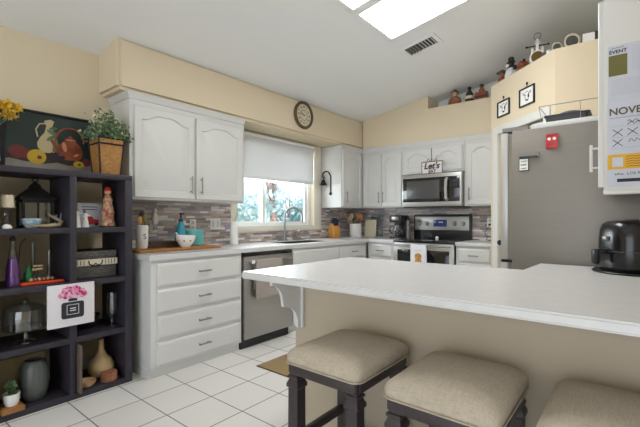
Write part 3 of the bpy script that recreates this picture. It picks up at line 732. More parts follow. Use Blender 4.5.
b = BM(); box(b, -.002, .002, -.021, -.0195, -.02, .09, mtx=Matrix.Rotation(-PI*2*8.4/60-.6, 4, 'Y')); obj('minute_hand', b, 'ink', t)
b = BM(); cyl(b, (0, -.0155, 0), .007, .007, 'Y', 12); obj('hub', b, 'ink', t)

t = T('bell', 'dark iron bell on a scrolled bracket at the cabinet side', 'bell', (-3.16, 4.1295, 1.5), 0)
b = BM(); box(b, -.009, .009, -.007, -.001, 0, .25, .002); lathe(b, [(.0, .003), (.022, .003), (.022, .009), (0, .012)], (0, 0, .012), 16, 'Y')
pts = [(0, -.006, .25)] + [(0, -.006-.0, .25)]
tube(b, [(0-.055*(1-math.cos(a)), -.012-.03*math.sin(a*.5), .25+.062*math.sin(a)) for a in [PI*i/14 for i in range(15)]] + [(-.105, -.042, .235), (-.095, -.042, .222), (-.08, -.042, .225), (-.075, -.042, .24)], .009, 8)
obj('bracket', b, 'matblack', t)
b = BM(); lathe(b, [(.0, .075), (.012, .073), (.02, .06), (.032, .03), (.042, .012), (.056, 0), (.052, 0), (.036, .012), (.0, .05)], (-.08, -.06, .13), 20); tube(b, [(-.08, -.06, .2), (-.08, -.055, .225)], .004, 6); obj('bell_cup', b, 'matblack', t)
b = BM(); sph(b, (-.08, -.06, .127), .009, seg=10); tube(b, [(-.08, -.06, .13), (-.08, -.06, .17)], .002, 6); obj('clapper', b, 'matblack', t)

def outlet(label, loc, rz, w=.07, kind='outlet', name='wall_outlet'):
    t = T(name, label, 'outlet' if kind == 'outlet' else 'light switch', loc, rz)
    b = BM(); box(b, -w/2, w/2, -.006, -.0003, -.057, .057, .002); obj('cover_plate', b, 'plate', t)
    b = BM()
    if kind == 'outlet':
        for z in (-.024, .024): lathe(b, [(.016, .006), (.016, .0085), (0, .0085)], (0, 0, z), 16, 'Y')
        obj('socket', b, 'trim', t)
        b = BM()
        for z in (-.024, .024):
            for x in (-.006, .006): box(b, x-.001, x+.001, -.0095, -.0085, z-.005, z+.005)
        obj('slot', b, 'grout', t)
    else:
        for x in (-w/4, w/4): box(b, x-.016, x+.016, -.009, -.006, -.034, .034, .002)
        obj('rocker', b, 'trim', t)
    return t
WX = XA+.011
outlet('white outlet above the aqua canister', (WX, 2.14, 1.115), A90)
outlet('white double light switch left of the window', (WX, 2.40, 1.125), A90, .12, 'switch', 'light_switch')
outlet('white outlet behind the knife block', (WX, 4.50, 1.125), A90)
o4 = outlet('white outlet behind the counter end with a plugged-in diffuser', (WX, 1.745, 1.11), A90)
t = T('plug_in_diffuser', 'white plug-in air freshener on the outlet above the walnut boards', 'air freshener', (WX, 1.745, 1.128), A90)
b = BM(); loops(b, [rrect(.05*k, .04*k, .016, z) for k, z in ((.7, 0), (1, .012), (1, .05), (.8, .085), (.4, .1))]); bmesh.ops.translate(b, verts=b.verts[:], vec=(0, -.031, .0)); obj('shell', b, 'ceramic', t)
b = BM(); lathe(b, [(.016, 0), (.02, -.01), (.018, -.05), (.0, -.052)], (0, -.031, 0), 14); obj('refill_bottle', b, 'thinglass', t)
b = BM(); lathe(b, [(.012, .0), (.016, .02), (.012, .04), (0, .042)], (0, -.031, .1), 14); obj('cap', b, 'ceramic', t)
o5 = outlet('white outlet with a black plug right of the range', (-1.36, YB-.011, 1.13), 0)
t = T('charger_cord', 'black plug and cord hanging down the backsplash right of the range', 'cord', (-1.36, YB-.02, 1.13))
b = BM(); box(b, -.012, .012, -.025, -.001, -.036, -.012, .003); obj('plug', b, 'black', t)
b = BM(); tube(b, [(0, -.02, -.03), (-.02, -.03, -.07), (-.05, -.03, -.11), (-.045, -.03, -.15), (-.02, -.035, -.18), (-.03, -.05, -.205), (.02, -.08, -.2125)], .003, 6); obj('cable', b, 'black', t)

# ceiling fixtures, tilted with the ceiling
ST = -math.atan(KS)
def on_ceiling(x, y, dz): return (x, y, cz(x)-dz)
def skylight(label, x0, x1, y0, y1):
    xc, yc = (x0+x1)/2, (y0+y1)/2; L = (x1-x0)*math.sqrt(1+KS*KS); w = y1-y0
    t = T('ceiling_light', label, 'light', on_ceiling(xc, yc, .0015), rot=(0, ST, 0), group='ceiling light panels')
    b = BM(); m = .045
    for a in ((-L/2-m, L/2+m, -w/2-m, -w/2), (-L/2-m, L/2+m, w/2, w/2+m), (-L/2-m, -L/2, -w/2, w/2), (L/2, L/2+m, -w/2, w/2)): box(b, *a, -.012, -.001, .003)
    obj('frame', b, 'ceil', t)
    b = BM(); box(b, -L/2, L/2, -w/2, w/2, -.009, -.002); obj('diffuser', b, 'lightpanel', t)
    return t
skylight('bright ceiling light panel next to the vent', -1.66, -1.0, 2.53, 3.05)
skylight('bright ceiling light panel cut off at the top of the picture', -1.655, -1.0, 1.90, 2.44)
t = T('ceiling_vent', 'white louvred air vent on the sloped ceiling', 'vent', on_ceiling(-1.545, 3.40, .0015), rot=(0, ST, 0))
b = BM()
for a in ((-.17, .17, -.115, -.075), (-.17, .17, .075, .115), (-.17, -.135, -.075, .075), (.135, .17, -.075, .075)): box(b, *a, -.008, -.0005, .001)
obj('frame', b, 'ceil', t)
b = BM(); box(b, -.135, .135, -.075, .075, -.003, -.0005); obj('duct', b, 'dkgrey', t)
for k in range(9):
    b = BM(); x = -.12+.03*k
    box(b, -.002, .002, -.075, .075, -.012, .002, mtx=Matrix.Translation((x, 0, -.006)) @ Matrix.Rotation(.9 if k < 4 else -.9, 4, 'Y')); obj('louvre', b, 'trim' if k > 3 else 'greyclip', t)

# ------------------------------------------------------------------ sink tap and counter things
ZC = .9142
t = T('faucet', 'brushed steel gooseneck faucet at the sink', 'faucet', (-3.235, 3.325, ZC), 0)
b = BM(); lathe(b, [(.03, 0), (.03, .006), (.024, .012), (.02, .05), (.019, .11), (.012, .12)], seg=20); obj('base', b, 'tapsteel', t)
b = BM(); dx, dy = .80, .6
pts = [(0, 0, .1), (0, 0, .27)] + [(dx*.095*(1-math.cos(a)), dy*.0+.0+.07*(1-math.cos(a)), .29+.105*math.sin(a)) for a in [PI*i/14 for i in range(15)]] + [(dx*.19, .14, .255)]
tube(b, pts, .011, 12); tube(b, [(dx*.19, .14, .26), (dx*.19, .14, .215)], .014, 12); obj('spout', b, 'tapsteel', t)
b = BM(); cyl(b, (.0, .015, .07), .012, .04, 'X', 12); tube(b, [(.04, .015, .07), (.06, .05, .085), (.075, .075, .12)], [.01, .008, .007], 10); obj('lever', b, 'tapsteel', t)
t = T('soap_dispenser', 'short steel soap pump beside the faucet', 'soap dispenser', (-3.225, 3.53, ZC))
b = BM(); lathe(b, [(.022, 0), (.022, .005), (.012, .01), (.012, .08), (.008, .085), (.008, .1)], seg=16); obj('base', b, 'nickel', t)
b = BM(); tube(b, [(0, 0, .1), (0, 0, .115), (.05, 0, .118), (.07, 0, .1)], .007, 8); obj('nozzle', b, 'nickel', t)

t = T('serving_board', 'long oak board under the dishes at the counter end', 'board', (-3.03, 1.80, ZC), A90+.0)
b = BM(); box(b, -.385, .35, -.14, .15, 0, .022, .005); obj('plank', b, 'wood', t)
ZBD = ZC+.0222
t = T('utensil_canister', 'tall white canister with monogram, holding utensils', 'canister', (-3.10, 1.535, ZBD), A90)
b = BM(); lathe(b, [(.0, 0), (.044, 0), (.046, .004), (.046, .185), (.042, .188), (.041, .01), (0, .01)], seg=28); obj('jar', b, 'ceramic', t)
text('S', .06, 'ink', t, (.0, -.0465, .095), name='monogram')
uc = []
for nm, lab, dx, dy, m, ht, hd in (('ladle', 'black handled ladle in the white canister at the counter end', -.015, .012, 'black', .30, 'flat'), ('spatula', 'olive green spatula in the white canister at the counter end', .016, .01, 'olive', .27, 'flat'), ('wooden_spoon', 'pale wooden spoon in the white canister at the counter end', .0, -.018, 'woodl', .25, 'oval')):
    u = T(nm, lab, 'utensil', (-3.10+dx, 1.535+dy, ZBD+.0115), A90)
    b = BM(); tube(b, [(0, 0, 0), (dx*.3, dy*.3, ht*.75)], .004, 8); obj('shaft', b, m, u)
    b = BM(); sph(b, (dx*.35, dy*.35, ht*.86), .022, (1, .3, 1.5), 12); obj('head', b, m, u)
for k, (z, w_, y) in enumerate(((0, .14, 1.70), (.0165, .13, 1.70), (.033, .125, 1.71))):
    b = BM(); box(b, -3.2, -3.06, y-w_, y+w_, ZBD+z+.0002, ZBD+z+.0162, .003)
    tag(obj('walnut_board', b, 'woodd'), ['dark walnut board at the bottom of the small stack', 'dark walnut board in the middle of the small stack', 'dark walnut board on top of the small stack'][k], 'board', 'stacked walnut boards')
t = T('soap_bottle', 'teal ceramic bottle with black pump beside the bowl', 'bottle', (-3.13, 1.90, ZBD))
b = BM(); lathe(b, [(0, 0), (.052, 0), (.055, .01), (.053, .08), (.04, .15), (.025, .195), (.02, .215), (0, .215)], seg=24); obj('bottle_body', b, 'teal', t)
b = BM(); lathe(b, [(.02, .2151), (.02, .235), (.008, .24), (.006, .275), (.014, .278), (.012, .292), (0, .293)], seg=16); tube(b, [(0, 0, .285), (.04, .0, .287), (.05, 0, .276)], .004, 6); obj('pump', b, 'black', t)
t = T('canister', 'aqua round canister right of the bowl', 'canister', (-3.115, 2.03, ZBD))
b = BM(); lathe(b, [(0, 0), (.07, 0), (.078, .008), (.078, .135), (.074, .14), (.07, .138), (.069, .01), (0, .01)], seg=32); obj('jar', b, 'tealb', t)
t = T('bowl', 'white patterned bowl with a spoon on the oak board', 'bowl', (-2.965, 1.845, ZBD))
b = BM(); lathe(b, [(0, 0), (.038, 0), (.04, .008), (.06, .03), (.076, .065), (.081, .1), (.077, .1), (.07, .062), (.045, .03), (0, .014)], seg=32); obj('bowl_body', b, 'ceramic', t)
b = BM()
for k in range(9):
    a = 2*PI*k/9
    sph(b, (.071*math.cos(a), .071*math.sin(a), .058+.006*(k % 2)), .011, (.45 if abs(math.cos(a)) > .7 else 1, 1 if abs(math.cos(a)) > .7 else .45, .9), 8)
obj('floral_print', b, mat('orange_glaze', 'c47a3a', .4), t)
t = T('spoon', 'pale spoon resting in the patterned bowl', 'spoon', (-2.965, 1.845, ZBD))
b = BM(); tube(b, [(.0, -.005, .03), (.0, -.05, .085), (.005, -.095, .125)], [.005, .004, .005], 8); sph(b, (0, 0, .026), .016, (1, 1.3, .4), 10); obj('spoon_body', b, 'ceramic', t)
t = T('ceramic_bottle', 'tall white bottle left of the window holding a thin sprig', 'bottle', (-3.16, 2.515, ZC))
b = BM(); lathe(b, [(0, 0), (.04, 0), (.042, .006), (.041, .12), (.034, .22), (.03, .235), (.026, .235), (.03, .1), (0, .02)], seg=24); obj('bottle_body', b, 'ceramic', t)
b = BM()
for e in ((-.05, -.03, .34), (.03, .02, .36), (.0, .07, .35)): tube(b, [(0, 0, .1), (e[0]*.2, e[1]*.2, .25), e], .002, 6); sph(b, e, .014, (.5, 1, .6), 8)
obj('sprig', b, 'leafl', t)
t = T('knife_block', 'orange wooden knife block on the corner counter', 'knife block', (-3.17, 4.22, ZC), A90-.3)
b = BM(); prism(b, [(-.065, 0), (.075, 0), (.075, .14), (.045, .19), (-.02, .145)][0:2]+[(.075, .13), (.02, .205), (-.065, .16)], -.045, .045, 'yz'); obj('block', b, 'woodl', t)
b = BM()
for i in range(3):
    for j in range(2): tube(b, [(-.028+.028*i, -.03+.05*j, .165+.02*j), (-.028+.028*i, -.065+.05*j, .255+.02*j)], .011, 8)
for o in (obj('knife_handle', b, 'navy', t),): pass
t = T('utensil_crock', 'white crock full of spatulas in the counter corner', 'crock', (-3.12, 4.66, ZC))
b = BM(); lathe(b, [(0, 0), (.082, 0), (.085, .005), (.085, .19), (.08, .192), (.079, .01), (0, .01)], seg=28); obj('jar', b, 'ceramic', t)
for k, (nm, m, a, tilt, ht) in enumerate((('wooden_spoon', 'woodl', .3, .045, .30), ('spatula', 'green', 2.6, .05, .28), ('wooden_turner', 'skin', 4.6, .05, .31), ('slotted_turner', 'clay', 5.6, .05, .29), ('basting_spoon', 'teal', 1.6, .045, .30), ('rubber_scraper', 'gourd', 3.6, .05, .27))):
    lab = ['amber wooden spoon', 'green spatula', 'tan wooden turner', 'reddish brown slotted turner', 'teal basting spoon', 'straw coloured scraper'][k]
    u = T(nm, lab+' standing in the white corner crock', 'utensil', (-3.12, 4.66, ZC+.0105), 0, 'utensils in the corner crock')
    ex, ey = math.cos(a), math.sin(a); b = BM(); tube(b, [(ex*.03, ey*.03, .006), (ex*(.03+tilt), ey*(.03+tilt), ht*.8)], .006, 8); obj('shaft', b, m, u)
    b = BM(); sph(b, (ex*(.035+tilt), ey*(.035+tilt), ht*.93), .036, (1, .35, 1.25), 12); obj('head', b, m, u)
def leaning(name, label, cat, x0, x1, h, y, m, th=.012, lean=.1, rim=None):
    t = T(name, label, cat, ((x0+x1)/2, y, ZC), rot=(-lean, 0, 0)); w_ = x1-x0
    b = BM(); loops(b, [[(p[0], k, p[1]+h/2) for p in rrect(w_, h, .02, 0)] for k in (0, th)]); obj('panel', b, m, t)
    return t
leaning('cutting_board', 'cream cutting board leaning on the backsplash in the corner', 'board', -3.09, -2.90, .25, 4.85, 'cream')
t = leaning('cutting_board', 'clear glass cutting board leaning behind the cream board', 'board', -3.03, -2.80, .335, 4.903, 'thinglass', .007, .1)
b = BM(); pr = [(p[0], .0035, p[1]+.1675) for p in rrect(.228, .333, .02, 0)]; tube(b, pr+[pr[0]], .006, 6, False); obj('edge', b, mat('glass_edge', 'a9bab6', .2), t)
# coffee maker
t = T('coffee_maker', 'black coffee maker in the corner left of the range', 'coffee maker', (-2.475, 4.76, ZC))
b = BM(); box(b, -.085, .085, -.12, .12, 0, .03, .006); box(b, -.085, .085, .03, .12, .03, .3, .006); obj('body', b, 'black', t)
b = BM(); box(b, -.088, .088, -.12, .122, .215, .312, .012); obj('brew_head', b, 'black', t)
b = BM(); lathe(b, [(0, 0), (.055, 0), (.068, .02), (.07, .08), (.055, .13), (.05, .15), (.047, .15), (.05, .13), (.06, .08), (0, .01)], (0, -.045, .031), 24); c_ = obj('carafe', b, 'thinglass', t)
b = BM(); lathe(b, [(.05, .151), (.045, .165), (0, .168)], (0, -.045, .031), 20); tube(b, [(-.05, -.075, .165), (-.09, -.09, .16), (-.095, -.09, .09), (-.065, -.07, .06)], .007, 8); obj('carafe_handle', b, 'black', c_)
b = BM(); box(b, -.05, .05, -.124, -.12, .24, .29, .001); obj('control_panel', b, 'nickel', t)
t = T('coffee_jar', 'tall grey jar between the coffee maker and the range', 'jar', (-2.365, 4.80, ZC))
b = BM(); lathe(b, [(0, 0), (.022, 0), (.024, .004), (.024, .23), (.02, .24), (0, .24)], seg=20); obj('jar_body', b, mat('grey_stripe', 'a5a19e', .4, c2='6f6a68', scale=12, aniso=(1, 1, 4)), t)
b = BM(); lathe(b, [(.025, .2405), (.025, .265), (.02, .27), (0, .27)], seg=20); obj('lid', b, 'black', t)

# floor mat
t = T('floor_mat', 'brown woven mat on the tiles behind the peninsula end', 'mat', (0, 0, .0005))
b = BM(); box(b, -2.335, -1.55, 2.09, 2.50, 0, .009, .003); obj('pile', b, 'mat', t)
b = BM(); box(b, -2.342, -1.543, 2.083, 2.507, 0, .006, .002); obj('binding', b, 'woodd', t)

# ------------------------------------------------------------------ bookcase and its contents
BX0, BX1 = -3.222, -2.83
ZS = (.04, .403, .767, 1.118)         # shelf tops
YR, YD = (.97, 1.28), (.62, .93)      # right column, next column
t = T('bookcase', 'black-brown open cube bookcase along the left wall', 'bookcase', (0, 0, 0))
b = BM(); box(b, BX0, BX1, -.14, 1.33, 1.452, 1.487, .001); obj('top_panel', b, 'shelf', t)
b = BM(); box(b, BX0, BX1, -.14, 1.33, 0, .04, .001); obj('bottom_panel', b, 'shelf', t)
for y0, y1 in ((1.28, 1.33), (-.14, -.09)):
    b = BM(); box(b, BX0, BX1, y0, y1, .0402, 1.4518, .001); obj('side_panel', b, 'shelf', t)
for y0, y1 in ((.93, .97), (.53, .57), (.18, .22)):
    b = BM(); box(b, BX0+.003, BX1-.003, y0, y1, .0402, 1.4518, .001); obj('divider', b, 'shelf', t)
for z in ZS[1:]:
    for y0, y1 in ((.9702, 1.2798), (.5702, .9298), (.2202, .5298), (-.0898, .1798)):
        b = BM(); box(b, BX0+.003, BX1-.003, y0, y1, z-.036, z, .001); obj('shelf', b, 'shelf', t)
Z4, Z3, Z2, Z1 = [z+.0005 for z in ZS]; ZT = 1.4875

# on top: still-life painting
t = T('painting', 'still life painting of copper kettle, pitcher and fruit on the bookcase', 'painting', (-3.17, .93, ZT), rot=(0, 0, A90))
pw, ph = .54, .41
b = BM(); box(b, -pw/2, pw/2, 0, .02, 0, ph, .002); obj('canvas', b, 'dgreen', t)
b = BM()
for a in ((-pw/2-.02, -pw/2, 0, ph+.014), (pw/2, pw/2+.014, 0, ph+.014), (-pw/2, pw/2, ph, ph+.014)): box(b, a[0], a[1], -.012, .022, a[2], a[3], .002)
box(b, -pw/2, pw/2, -.012, .022, 0, .01, .002)
obj('frame', b, 'matblack', t)
def paint(name, m, *shapes):
    b = BM(); up = 0 if name in ('painted_table', 'painted_cloth') else .05
    for k, sh in enumerate(shapes):
        if sh[0] == 'e': flat(b, sh[1], sh[2]+up, sh[3], sh[4], sh[5], 22, rot=sh[6] if len(sh) > 6 else 0)
        elif sh[0] == 'p': prism(b, [(x, z+up) for x, z in sh[1]], sh[2]-.001, sh[2], 'xz')
        else: tube(b, [(x, sh[2], z+up) for x, z in sh[1]], sh[3], 6)
    obj(name, b, m, t)
paint('painted_table', mat('painted_shadow', '2a2620', .6, c2='3a332a', scale=12), ('p', [(-.269, .011), (.269, .011), (.269, .115), (.1, .13), (-.1, .14), (-.269, .125)], -.0004))
paint('painted_cloth', 'pcloth', ('p', [(-.26, .012), (.265, .012), (.265, .11), (.225, .112), (.19, .08), (.1, .07), (.03, .085), (-.04, .07), (-.15, .075), (-.24, .09), (-.26, .085)], -.0012))
paint('painted_pitcher', 'pcream', ('p', [(-.06, .095), (-.085, .13), (-.088, .16), (-.07, .2), (-.045, .235), (-.035, .28), (-.048, .315), (-.01, .33), (.012, .32), (.0, .28), (.01, .235), (.03, .2), (.04, .15), (.03, .1)], -.002))
paint('painted_pitcher_handle', 'pcream', ('t', [(-.03, .30), (-.075, .29), (-.095, .25), (-.085, .2)], -.003, .005))
paint('painted_pitcher_shade', mat('painted_olive', '6f6a45', .6), ('p', [(.0, .11), (.012, .2), (-.005, .25), (.01, .235), (.03, .2), (.04, .15), (.03, .1)], -.003))
cop = mat('painted_copper', '9c5133', .5, c2='6b311f', scale=14)
paint('painted_kettle', cop, ('p', [(.045, .075), (.03, .12), (.045, .165), (.075, .195), (.08, .215), (.145, .215), (.15, .195), (.18, .165), (.195, .12), (.18, .075), (.15, .06), (.075, .06)], -.004), ('e', .112, .222, .016, .012, -.0041), ('p', [(.05, .165), (.03, .15), (.01, .19), (-.015, .215), (-.02, .2), (.0, .16), (.03, .1)], -.0042))
copl = mat('painted_copper_light', 'd08a62', .5)
for sh in (('e', .075, .15, .014, .035, -.0052, .2), ('e', .112, .205, .03, .004, -.0052), ('e', .15, .1, .02, .008, -.0052, .5)): paint('painted_highlight', copl, sh)
paint('painted_kettle_handle', cop, ('t', [(.112+.088*math.cos(a), .2+.088*math.sin(a)) for a in [PI*i/16-.1 for i in range(18)]], -.005, .007))
for sh in (('e', -.195, .085, .05, .045, -.003), ('e', -.145, .075, .035, .033, -.0026), ('e', .22, .055, .03, .028, -.003)): paint('painted_apple', 'papple', sh)
paint('painted_grapes', mat('painted_plum', '2b1d2c', .5), *[('e', .0+.022*(k % 4), .05+.02*(k//4)+.004*(k % 2), .014, .014, -.003-.0002*k) for k in range(10)])
paint('painted_lemon', 'plem', ('e', -.09, .062, .055, .05, -.0042))
paint('painted_gold_fruit', 'plem', ('e', .165, .035, .035, .024, -.0062))
for sh in (('e', -.075, .06, .014, .013, -.0054), ('e', .17, .034, .01, .008, -.0074)): paint('painted_stem_hole', 'papple', sh)
for sh in (('e', .0, .24, .035, .014, -.0056, -.4), ('e', -.01, .2, .03, .012, -.0056, .7), ('e', .005, .27, .025, .011, -.0056, .2)): paint('painted_leaf', 'leaf', sh)

# plant in basket
def leafquad(b, c, s, rn, n=1):
    for _ in range(n):
        d = Vector((rn.gauss(0, 1), rn.gauss(0, 1), rn.gauss(.5, 1))).normalized(); u = d.cross(Vector((rn.random(), rn.random(), rn.random()+.1))).normalized()
        c = Vector(c); w = u*s*.28
        f = [b.verts.new(c), b.verts.new(c+d*s*.5+w), b.verts.new(c+d*s), b.verts.new(c+d*s*.5-w)]; b.faces.new(f)
t = T('potted_plant', 'white flowering plant in a tapered wicker basket on the bookcase', 'plant', (-3.0, 1.222, ZT), A90)
b = BM()
def sq(h, z): return [(-h, -h, z), (h, -h, z), (h, h, z), (-h, h, z)]
loops(b, [sq(.066, 0), sq(.086, .265), sq(.08, .265), sq(.076, .2)]); bk = obj('basket', b, 'wick', t)
b = BM()
for sx, sy in ((-1, -1), (1, -1), (1, 1), (-1, 1)): tube(b, [(sx*.068, sy*.068, 0.004), (sx*.088, sy*.088, .268)], .006, 6)
for h, z in ((.084, .225), (.088, .266)):
    q = sq(h, z); tube(b, q+[q[0]], .007, 6, False)
obj('rim', b, 'matblack', bk)
rn = random.Random(5); b = BM(); bs = BM(); bf = BM()
bp = BM()
for k in range(70):
    a = rn.uniform(0, 2*PI); r = .2*rn.random()**.6; z = .28+rn.uniform(0.02, .23)*(1-.45*r/.2)
    e = Vector((r*math.cos(a), r*math.sin(a)*.8, z)); tube(bs, [(e.x*.25, e.y*.25, .2), (e.x*.6, e.y*.6, .27), e], .0015, 5)
    for q in range(14): leafquad(b if (k+q) % 3 else bp, Vector((e.x*.55, e.y*.55, .26)).lerp(e, q/13)+Vector((rn.gauss(0, .013), rn.gauss(0, .013), rn.gauss(0, .013))), rn.uniform(.018, .036), rn)
    if k % 2 == 0:
        for q in range(7): leafquad(bf, e+Vector((0, 0, .004)), .016, rn)
obj('pale_foliage', bp, 'leafl', t)
obj('stems', bs, 'leaf', t); obj('foliage', b, 'leaf', t); obj('blossoms', bf, 'petal', t)
# yellow flowers in a vase at the left
t = T('flower_vase', 'blue white vase of yellow blossoms at the left end of the bookcase', 'vase', (-2.945, .55, ZT))
b = BM(); lathe(b, [(0, 0), (.035, 0), (.05, .04), (.045, .08), (.028, .11), (.034, .125), (.03, .125), (.024, .11), (0, .02)], seg=24); obj('vase_body', b, mat('blue_white_glaze', 'c9d3de', .25, c2='6f88ad', scale=40), t)
b = BM(); bs = BM(); rn = random.Random(9)
for k in range(16):
    e = Vector((rn.uniform(-.06, .06), -.05+.2*rn.random()**1.0, .30+rn.uniform(-.02, .14))); tube(bs, [(0, 0, .1), (e.x*.4, e.y*.3, .24), e], .002, 5)
    for q in range(7):
        a = 2*PI*q/7; d = Vector((math.cos(a)*.5, math.sin(a), .5+.5*math.sin(a*2)))*.03
        leafquad(b, e, .045, rn); leafquad(b, e, .04, rn)
        leafquad(b, e+d*.3, .032, rn)
obj('stems', bs, 'leaf', t); obj('blossoms', b, 'yellow', t)

# row 1 (top) right cell
t = T('angel_figurine', 'white dress figurine at the left, one of a touching pair', 'figurine', (-2.93, 1.005, Z1), A90)
def figure(t, h, s=1, m='ceramic', lean=.01):
    b = BM(); lathe(b, [(0, 0), (.026*s, 0), (.024*s, .01), (.014*s, h*.55), (.016*s, h*.68), (.012*s, h*.78), (.005, h*.8)], seg=16); obj('dress', b, m, t)
    b = BM(); sph(b, (0, 0, h*.88), h*.085, seg=12); obj('head', b, 'skin', t)
    b = BM(); sph(b, (-.001, .004, h*.9), h*.09, (1, .9, 1), 10); obj('hair', b, 'woodd', t)
    b = BM(); tube(b, [(-.014*s, 0, h*.7), (-.02*s, -.012, h*.6), (lean*1.5, -.018, h*.66)], .004, 6); tube(b, [(.014*s, 0, h*.7), (.022*s, -.012, h*.62), (lean*2, -.018, h*.67)], .004, 6); obj('arms', b, m, t)
figure(t, .135)
t = T('angel_figurine', 'white dress figurine at the right, one of a touching pair', 'figurine', (-2.93, 1.056, Z1), A90); figure(t, .12, .95)
t = T('greeting_card', 'framed pale card with a red truck picture behind the white figurines', 'card', (-3.02, 1.115, Z1), A90)
b = BM(); box(b, -.075, .075, 0, .008, 0, .168, .001); obj('panel', b, 'paper', t)
b = BM(); prism(b, [(-.03, .02), (.06, .02), (.06, .05), (.03, .055), (.015, .075), (-.01, .075), (-.015, .05), (-.03, .045)], -.0015, 0, 'xz'); obj('printed_truck', b, 'red', t)
for x in (-.012, .045): obj('printed_wheel', flat(BM(), x, .02, .012, .012, -.0016), 'ink', t)
for z in (.14, .122): obj('printed_line', box(BM(), -.05, .05, -.0012, 0, z, z+.005), 'ink', t)
t = T('santa_figurine', 'tall red patterned figurine at the right of the top shelf', 'figurine', (-2.95, 1.21, Z1), A90)
b = BM(); lathe(b, [(0, 0), (.05, 0), (.05, .01), (.042, .05), (.04, .09), (.046, .1), (.036, .14), (.03, .18), (.034, .19), (.024, .22), (.012, .235)], seg=18)
M_ = mat('red_patchwork', '8f1d24', .5, c2='cdb48c', scale=40, detail=1); obj('robe', b, M_, t)
b = BM(); sph(b, (0, 0, .25), .024, seg=12); obj('head', b, 'skin', t)
b = BM(); lathe(b, [(.026, .258), (.02, .28), (0, .29)], seg=14); obj('hat', b, 'red', t)
b = BM(); cyl(b, (0, 0, 0), .052, .008); obj('plinth', b, 'black', t)
# row 1 left cell
t = T('lantern', 'black house-shaped lantern on the top bookcase shelf', 'lantern', (-3.05, .80, Z1), A90)
b = BM(); box(b, -.085, .085, -.07, .07, 0, .018, .003); box(b, -.085, .085, -.07, .07, .165, .18, .003)
for sx in (-1, 1):
    for sy in (-1, 1): box(b, sx*.078-.007, sx*.078+.007, sy*.062-.007, sy*.062+.007, .018, .165)
for x in (0,): box(b, -.005, .005, -.069, -.061, .018, .165)
obj('cage', b, 'matblack', t)
b = BM(); loops(b, [[(-.1*k, -.08*k, z), (.1*k, -.08*k, z), (.1*k, .08*k, z), (-.1*k, .08*k, z)] for k, z in ((1, .18), (1, .188), (.5, .24), (.28, .262), (.3, .268), (.15, .29))]); obj('roof', b, 'matblack', t)
b = BM(); lathe(b, [(.012, .29), (.01, .3), (.006, .304)], seg=12); tube(b, arc((0, .312), .016, 0, 2*PI, 14), .003, 6, False); obj('ring', b, 'matblack', t)
b = BM(); box(b, -.07, .07, -.06, -.0585, .02, .163); obj('pane', b, 'thinglass', t)
t = T('table_lamp', 'small lamp with cream shade at the far left of the shelf', 'lamp', (-2.915, .622, Z1), 0)
b = BM(); lathe(b, [(0, 0), (.026, 0), (.026, .008), (.008, .014), (.014, .03), (.018, .05), (.01, .07), (.016, .09), (.006, .11), (.005, .125)], seg=16); obj('base', b, 'thinglass', t)
b = BM(); lathe(b, [(.04, .125), (.036, .2), (.035, .2), (.039, .125)], seg=24, cap=False); obj('shade', b, 'cream', t)
b = BM(); lathe(b, [(0, 0), (.03, 0), (.05, .03), (.058, .06), (.054, .06), (.045, .03), (0, .008)], (-2.93, .75, Z1), 20, sy=1, sx=.7); tag(obj('shell_bowl', b, 'blue'), 'blue and white shell bowl before the black lantern', 'bowl')
b = BM(); pts = [(-2.885+.02*math.sin(i*.5), .71+.2*i/14, Z1+.014+.012*math.sin(i*.45)) for i in range(15)] + [(-2.90, .90, Z1+.028), (-2.945, .885, Z1+.05), (-3.0-.0, .84, Z1+.075)]
pts = [(-2.885, .70, Z1+.03), (-2.87, .74, Z1+.018), (-2.868, .79, Z1+.014), (-2.872, .84, Z1+.016), (-2.885, .885, Z1+.02), (-2.91, .908, Z1+.035), (-2.935, .895, Z1+.052), (-2.945, .865, Z1+.072), (-2.945, .84, Z1+.09)]
tube(b, pts, [.003, .007, .011, .013, .014, .013, .011, .008, .003], 10); tag(obj('horn', b, 'bone'), 'pale curved animal horn lying before the lantern', 'horn')
for k in range(3):
    t = T('paper_letter', ['leftmost slanted white strip leaning behind the horn', 'middle slanted white strip leaning behind the horn', 'rightmost slanted white strip leaning behind the horn'][k], 'letter', (-2.99, .888+.014*k, Z1), rot=(0, 0, A90))
    b = BM(); box(b, -.005, .005, 0, .006, 0, .085+.008*k, .001, mtx=Matrix.Rotation(.18*(-1)**k, 4, 'Y')); obj('strip', b, mat('pale_blue_strip', '9aa7c4', .6), t)
b = BM(); lathe(b, [(0, 0), (.024, 0), (.026, .008), (.018, .022), (0, .028)], (-2.858, .612, Z1), 14, sx=.8, sy=1); tag(obj('white_shell', b, 'ceramic'), 'small white shell at the far left shelf edge', 'shell')
# row 2 right: woven box
t = T('storage_box', 'black woven box with a cream ribbon band', 'box', (-2.93, 1.118, Z2), A90)
b = BM(); box(b, -.142, .142, 0, .25, 0, .14, .004); obj('box_body', b, 'wickb', t)
b = BM(); box(b, -.144, .144, -.002, .252, .1405, .185, .004); obj('lid', b, 'wickb', t)
b = BM(); box(b, -.147, .147, -.006, -.0045, .085, .128); obj('ribbon', b, 'pcreamlt', t)
b = BM()
for x in [-.135+.02*k for k in range(14)]:
    if abs(x) > .06: box(b, x, x+.004, -.0072, -.006, .09, .123)
obj('ribbon_stitches', b, 'ink', t)
b = BM(); tube(b, [(-.045, -.009, .12), (-.04, -.011, .095), (-.015, -.011, .085), (.0, -.011, .1), (.015, -.011, .085), (.04, -.011, .095), (.045, -.009, .12)], .004, 6); tube(b, [(-.03, -.01, .08), (.03, -.01, .08)], .005, 6); obj('emblem', b, 'ink', t)
